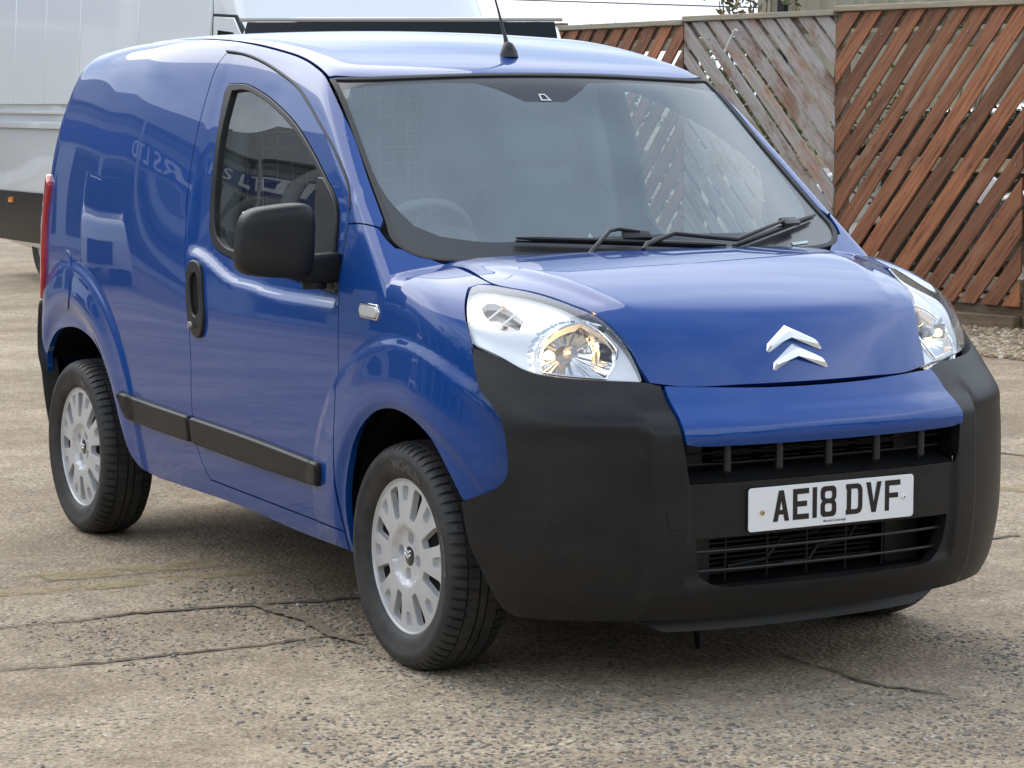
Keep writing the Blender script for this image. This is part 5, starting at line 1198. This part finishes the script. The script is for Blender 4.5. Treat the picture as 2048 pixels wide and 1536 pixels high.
def small_van(loc,rz,label,col,L=4.3,H=1.88,cat='van',name='small_van',group=None,W=.90,wt=.78):
    root=empty(name,loc,rz,label,cat,group); tum=lambda z:1-(1-wt)*max(0,(z-.95)/(H-.95))**1.2-.04*max(0,(.6-z)/.5)
    k=H/1.88
    prof=rp([(-L,.35),(-L-.02,.9),(-L+.10,H-.25),(-L+.30,H-.03),(-2.6,H-.005),(-1.75,H-.012),(-1.56,H-.03),(-.85,1.16*k),(-.25,1.0*k),(-.04,.78*k),(0,.5),(-.06,.26),(-L+.3,.28)])
    hull(prof,W,tum,.11).build('body',col,root,smooth=True)
    for s in (-1,1):
        c=MB(); facepoly(c,[(-1.98,1.08*k),(-1.95,H-.20),(-1.72,H-.20),(-1.60,H-.26),(-1.12,1.08*k)],W,tum,s,.008); c.build('door_window',M_DWIN,root)
        c=MB(); facepoly(c,[(-L+.45,1.12*k),(-L+.55,H-.22),(-2.08,H-.20),(-2.08,1.10*k)],W,tum,s,.008); c.build('side_window',M_DWIN,root)
        c=MB(); facepoly(c,[(-.30,.70),(-.55,.88),(-.35,.96),(-.06,.80)],W*.97,tum,s,.012); c.build('headlight',mat('lamp cluster',(.7,.72,.74),.08,coat=1),root,bevel=.01)
        c=MB(); c.box((-1.18,s*(W+.10)-.08,1.05),(-1.06,s*(W+.10)+.08,1.24)); c.build('door_mirror',M_PLASTIC,root,bevel=.03)
    c=MB(); vs=[]
    for x,z in [(-.83,1.19*k),(-1.535,H-.055)]:
        for t in np.linspace(-.95,.95,11): vs.append((x+.022-.0*t,t*W*tum(z),z+.016))
    c.add(vs,[(i,i+1,11+i+1,11+i) for i in range(10)]); c.build('windscreen',M_DWIN,root,smooth=True)
    c=MB(); 
    for t0 in (-1,): 
        pts=[(-1.545,t*W*tum(H-.1)*1.0,H-.028) for t in np.linspace(-.99,.99,13)]; c.tube(pts,.010,6)
    c.build('windscreen_trim',mat('pale trim strip',(.42,.38,.33),.5),root,smooth=True)
    c=MB(); c.box((-.03,-.55,.32),(.02,.55,.68)); c.build('grille',M_PLASTIC,root,bevel=.02)
    simple_wheels(root,(-.78,-L+.72),W,.315); return root
V1=cam2w(22.3,-4.5); 
big_van((V1.x+6.75,V1.y+1.03,0),math.radians(0),'large white high-roof van with black lower cladding, its side filling the top left corner')
V2=cam2w(12.3,-.53)
M_WHITE2=mat('white car paint',(.66,.68,.70),.3,coat=1,coatr=.03)
r2v=math.atan2(-fw.y,-fw.x)
V2n=Vector((V2.x,V2.y,0))+Vector((math.cos(r2v),math.sin(r2v),0))*1.55
small_van((V2n.x,V2n.y,0),r2v,'white van facing the camera, only its dark windscreen top showing over the blue roof',M_WHITE2,L=3.7,H=1.935,W=.92,wt=.83)
for lat,D,ln,lab,cl in ((5.6,24.5,4.3,'white car behind the right fence panel',M_WHITE2),(4.0,27.5,4.3,'silver grey car further behind the right fence panel',mat('silver car paint',(.35,.37,.39),.3,.4,coat=1))):
    q=cam2w(D,lat); small_van((q.x,q.y,0),math.radians(172),lab,cl,L=ln,H=1.46,W=.88,cat='car',name='parked_car')
qq=cam2w(20.3,4.3); small_van((qq.x,qq.y,0),math.radians(176),'black hatchback added close behind the right fence panel to darken its gaps',mat('black car paint',(.012,.012,.014),.25,coat=1),L=4.2,H=1.48,W=.88,cat='car',name='parked_car')  # car added so the slat gaps look out on something dark
hb=cam2w(19.4,4.6); hg=empty('hedge',tuple(hb),math.atan2(dirf.y,dirf.x),'low dark hedge mass added to darken the gaps of the right fence panel','hedge'); c=MB(); c.box((-2.2,-.25,0),(2.2,.3,1.38)); c.build('dark_core',mat('hedge shade',(.012,.014,.008),.9),hg)  # dark mass with leaves, added to keep the lower slat gaps near black
rs_=random.Random(12); c=MB()
for i in range(5200):
    p=Vector((rs_.uniform(-2.25,2.25),rs_.choice((-.28,.33))+rs_.gauss(0,.04),rs_.uniform(0,1.44))); 
    if rs_.random()<.3: p.y=rs_.uniform(-.28,.33); p.z=1.40+rs_.gauss(0,.03)
    u=Vector((rs_.gauss(0,1),rs_.gauss(0,1),rs_.gauss(0,1))).normalized(); v=u.orthogonal().normalized(); sz=.03*rs_.uniform(.6,1.3); c.add([p-u*sz,p+v*sz*.5,p+u*sz,p-v*sz*.5],[(0,1,2,3)])
c.build('leaves',mat('dark hedge leaves',rough=.6,build=lambda t,b:None),hg)['kind']='stuff'
MATS['dark hedge leaves'].node_tree.nodes['Principled BSDF'].inputs['Base Color'].default_value=(.022,.032,.014,1)
# ------------------------------------------------ bush, dry stalks, wire
def leafcloud(name,parent,c,R,n,size,m,seed):
    rs=random.Random(seed); mb=MB()
    cl=[(Vector((rs.gauss(0,.5),rs.gauss(0,.5),rs.gauss(0,.42))),rs.uniform(.25,.5)) for _ in range(16)]
    for i in range(n):
        a,b=cl[rs.randrange(16)]; d=Vector((rs.gauss(0,1),rs.gauss(0,1),rs.gauss(0,1)))*b*.55
        p=Vector(c)+Vector(((a+d).x*R[0],(a+d).y*R[1],(a+d).z*R[2])); u=Vector((rs.gauss(0,1),rs.gauss(0,1),rs.gauss(0,1))).normalized(); v=u.orthogonal().normalized(); s=size*rs.uniform(.6,1.3)
        mb.add([p-u*s,p+v*s*.4,p+u*s,p-v*s*.4],[(0,1,2,3)])
    return mb.build(name,m,parent)
def bleaf(a,b_):
    def f(t,b):
        g=N(t,'ShaderNodeNewGeometry'); r=ramp(t,g.outputs['Random Per Island'],[(0,a),(1,b_)]); t.links.new(r.outputs[0],b.inputs['Base Color'])
    return f
M_LEAF=mat('green leaves',rough=.6,build=bleaf((.04,.075,.02),(.11,.14,.045)))
M_LEAF2=mat('autumn leaves',rough=.6,build=bleaf((.07,.09,.03),(.22,.15,.06)))
M_BARK=mat('bark',(.10,.08,.06),.9)
def bush(D,lat,h,rx,n,m,label,seed,size=.045):
    q=cam2w(D,lat); root=empty('bush',tuple(q),0,label,'bush'); t=MB(); rs=random.Random(seed)
    for k in range(7): 
        a=rs.uniform(0,6.28); t.tube([(0,0,0),(.15*math.cos(a),.15*math.sin(a),h*.35),(rx*.5*math.cos(a),rx*.5*math.sin(a),h*.8),(rx*.6*math.cos(a),rx*.6*math.sin(a),h*.97)],[.04,.03,.015,.005],5)
    t.build('trunk',M_BARK,root); leafcloud('crown',root,(0,0,h*.62),(rx,rx,h*.42),n,size,m,seed)
bush(24.5,2.25,2.55,.45,1500,M_LEAF2,'slim bush with russet leaves poking above the fence by the shed corner',5)
bush(23.0,1.75,1.9,.6,1600,M_LEAF,'green bush seen through the slats of the grey fence panel',6)
bush(26.0,4.2,1.7,1.0,1800,M_LEAF,'low dark shrub behind the right fence panel',8)
gs=empty('dry_weed',tuple(cam2w(24.6,.78)),0,'dry bare weed stalks standing above the far fence top','weed'); t=MB(); rs_=random.Random(4)
for k in range(26):
    a=rs_.uniform(-.45,.45); hh=rs_.uniform(2.0,2.55); t.tube([(a*.6,rs_.uniform(-.1,.1),0),(a,0,hh*.8),(a+rs_.uniform(-.12,.12),0,hh)],[.006,.004,.0015],4)
t.build('stalk',mat('dry straw',(.35,.30,.24),.9),gs)['kind']='stuff'
wr=MB(); a=cam2w(70,-1.2); b=cam2w(64,7); pts=[]
for i in range(17):
    u=i/16; pts.append((a.x+(b.x-a.x)*u,a.y+(b.y-a.y)*u,4.33+(3.82-4.33)*u-.25*math.sin(math.pi*u)*0))
wr.tube(pts,.018,5); setp(wr.build('overhead_wire',M_TRIM,None),'thin overhead wire crossing the white sky above the fence','wire')
# ------------------------------------------------ unseen trees added behind the photographer to darken the reflections in the nose
def big_tree(x,y,h,seed,label):
    rs=random.Random(seed); root=empty('tree',(x,y,0),rs.uniform(0,6),label,'tree','unseen trees added behind the photographer to darken reflections'); t=MB()
    t.tube([(0,0,0),(.1,0,h*.35),(-.1,.1,h*.7)],[.3,.22,.08],8)
    for k in range(8):
        a=k*.8+rs.uniform(0,.5); r=h*.28; t.tube([(0,0,h*.3),(r*.5*math.cos(a),r*.5*math.sin(a),h*.5),(r*math.cos(a),r*math.sin(a),h*.68)],[.12,.07,.02],6)
    t.build('trunk',M_BARK,root); leafcloud('crown',root,(0,0,h*.58),(h*.42,h*.42,h*.36),1500,.30,M_LEAF,seed)
tl=MB(); rs_=random.Random(77)
for i in range(9000):
    a=rs_.uniform(math.radians(172),math.radians(172+300)); R_=95+rs_.gauss(0,4); hh=5.5+2.2*math.sin(a*9)+1.6*math.sin(a*23+1)+1.0*math.sin(a*41); z=abs(rs_.gauss(0,.5))*hh if rs_.random()<.2 else rs_.uniform(0,hh)
    p=Vector((R_*math.cos(a),R_*math.sin(a),z)); u=Vector((rs_.gauss(0,1),rs_.gauss(0,1),rs_.gauss(0,1))).normalized(); v=u.orthogonal().normalized(); s=1.25*rs_.uniform(.6,1.3); tl.add([p-u*s,p+v*s*.6,p+u*s,p-v*s*.6],[(0,1,2,3)])
setp(tl.build('distant_treeline',M_LEAF),kind='stuff',label='distant belt of trees round the horizon')
LB=['%s added leafy tree %s'%(a,b) for a,b in (('broad','nearest the showroom end of the yard'),('tall','second along from the showroom'),('low round','third along from the showroom'),('spreading','fourth along from the showroom'),('full','fifth along from the showroom'),('narrow','sixth along from the showroom'),('wide','in the middle of the row across the road'),('tall','just past the middle of the row across the road'),('low','sixth from the fence end of the row'),('broad','fourth from the fence end of the row'),('full','third from the fence end of the row'),('tall','second from the fence end of the row'),('round','at the fence end of the row'))]
for i in range(13):
    a=math.radians(-118+i*13.5); R_=21+3*math.sin(i*2.1); big_tree(2+R_*math.cos(a),-1+R_*math.sin(a),8.2+1.8*math.sin(i*1.7),30+i,LB[i])
# ------------------------------------------------ what stands behind the camera's left shoulder and mirrors in the paint
M_BLUESIGN=mat('blue fascia',(.01,.03,.22),.4); M_STEELW=mat('pale grey cladding',(.42,.44,.45),.5); M_DARKGL=mat('showroom glazing',(.02,.025,.03),.08,coat=1)
sr=empty('showroom',(-20.5,-15,0),math.atan2(-.73,.68)+0,'long showroom with grey cladding roof band and a blue fascia sign across the yard','building')
# local x runs along the frontage, local +y faces the yard
def fb(n,x0,x1,z0,z1,y0,y1,m,p=None):
    c=MB(); c.box((x0,y0,z0),(x1,y1,z1)); return c.build(n,m,p or sr)
XA,XB_=-28,24
fb('wall',XA,XB_,0,6.9,-10,0,M_STEELW); fb('roof_band',XA-.5,XB_+.5,5.75,7.05,-10.2,.9,M_STEELW); fb('soffit',XA,XB_,5.1,5.75,0,.10,M_DARKGL)
for k in range(4): fb('cladding_rib',XA,XB_,4.64+k*.12,4.64+k*.12+.07,.02,.10,M_STEELW)
fa=fb('fascia',XA,XB_,3.5,4.6,.01,.16,M_BLUESIGN)
for k in range(13): fb('window',XA+.4+k*4,XA+3.8+k*4,.3,3.3,.004,.05,M_DARKGL)
for k in range(5):
    c=MB(); c.tube([(XA+3+k*10,1.0,0),(XA+3+k*10,1.0,5.75)],.16,10); c.build('column',M_STEELW,sr)
def wtext(s,size,x,z):
    me=text_mesh(s,size,.01,'fascia_lettering',.016)
    for v in me.vertices: v.co=(x-v.co.x,.175+v.co.z,z+v.co.y)
    link('fascia_lettering',me,M_WHITE,sr)
wtext('& CARS LTD',1.2,-3.0,3.64)
small_van((-15.6,-5.4,0),math.radians(14),'white van with black windscreen parked across the yard from the blue van',M_WHITE2,L=4.9,H=2.0,W=.98,wt=.85)
small_van((-15.5,-11.5,0),math.radians(60),'white hatchback parked in front of the showroom',M_WHITE2,L=4.0,H=1.45,W=.87,cat='car',name='parked_car')
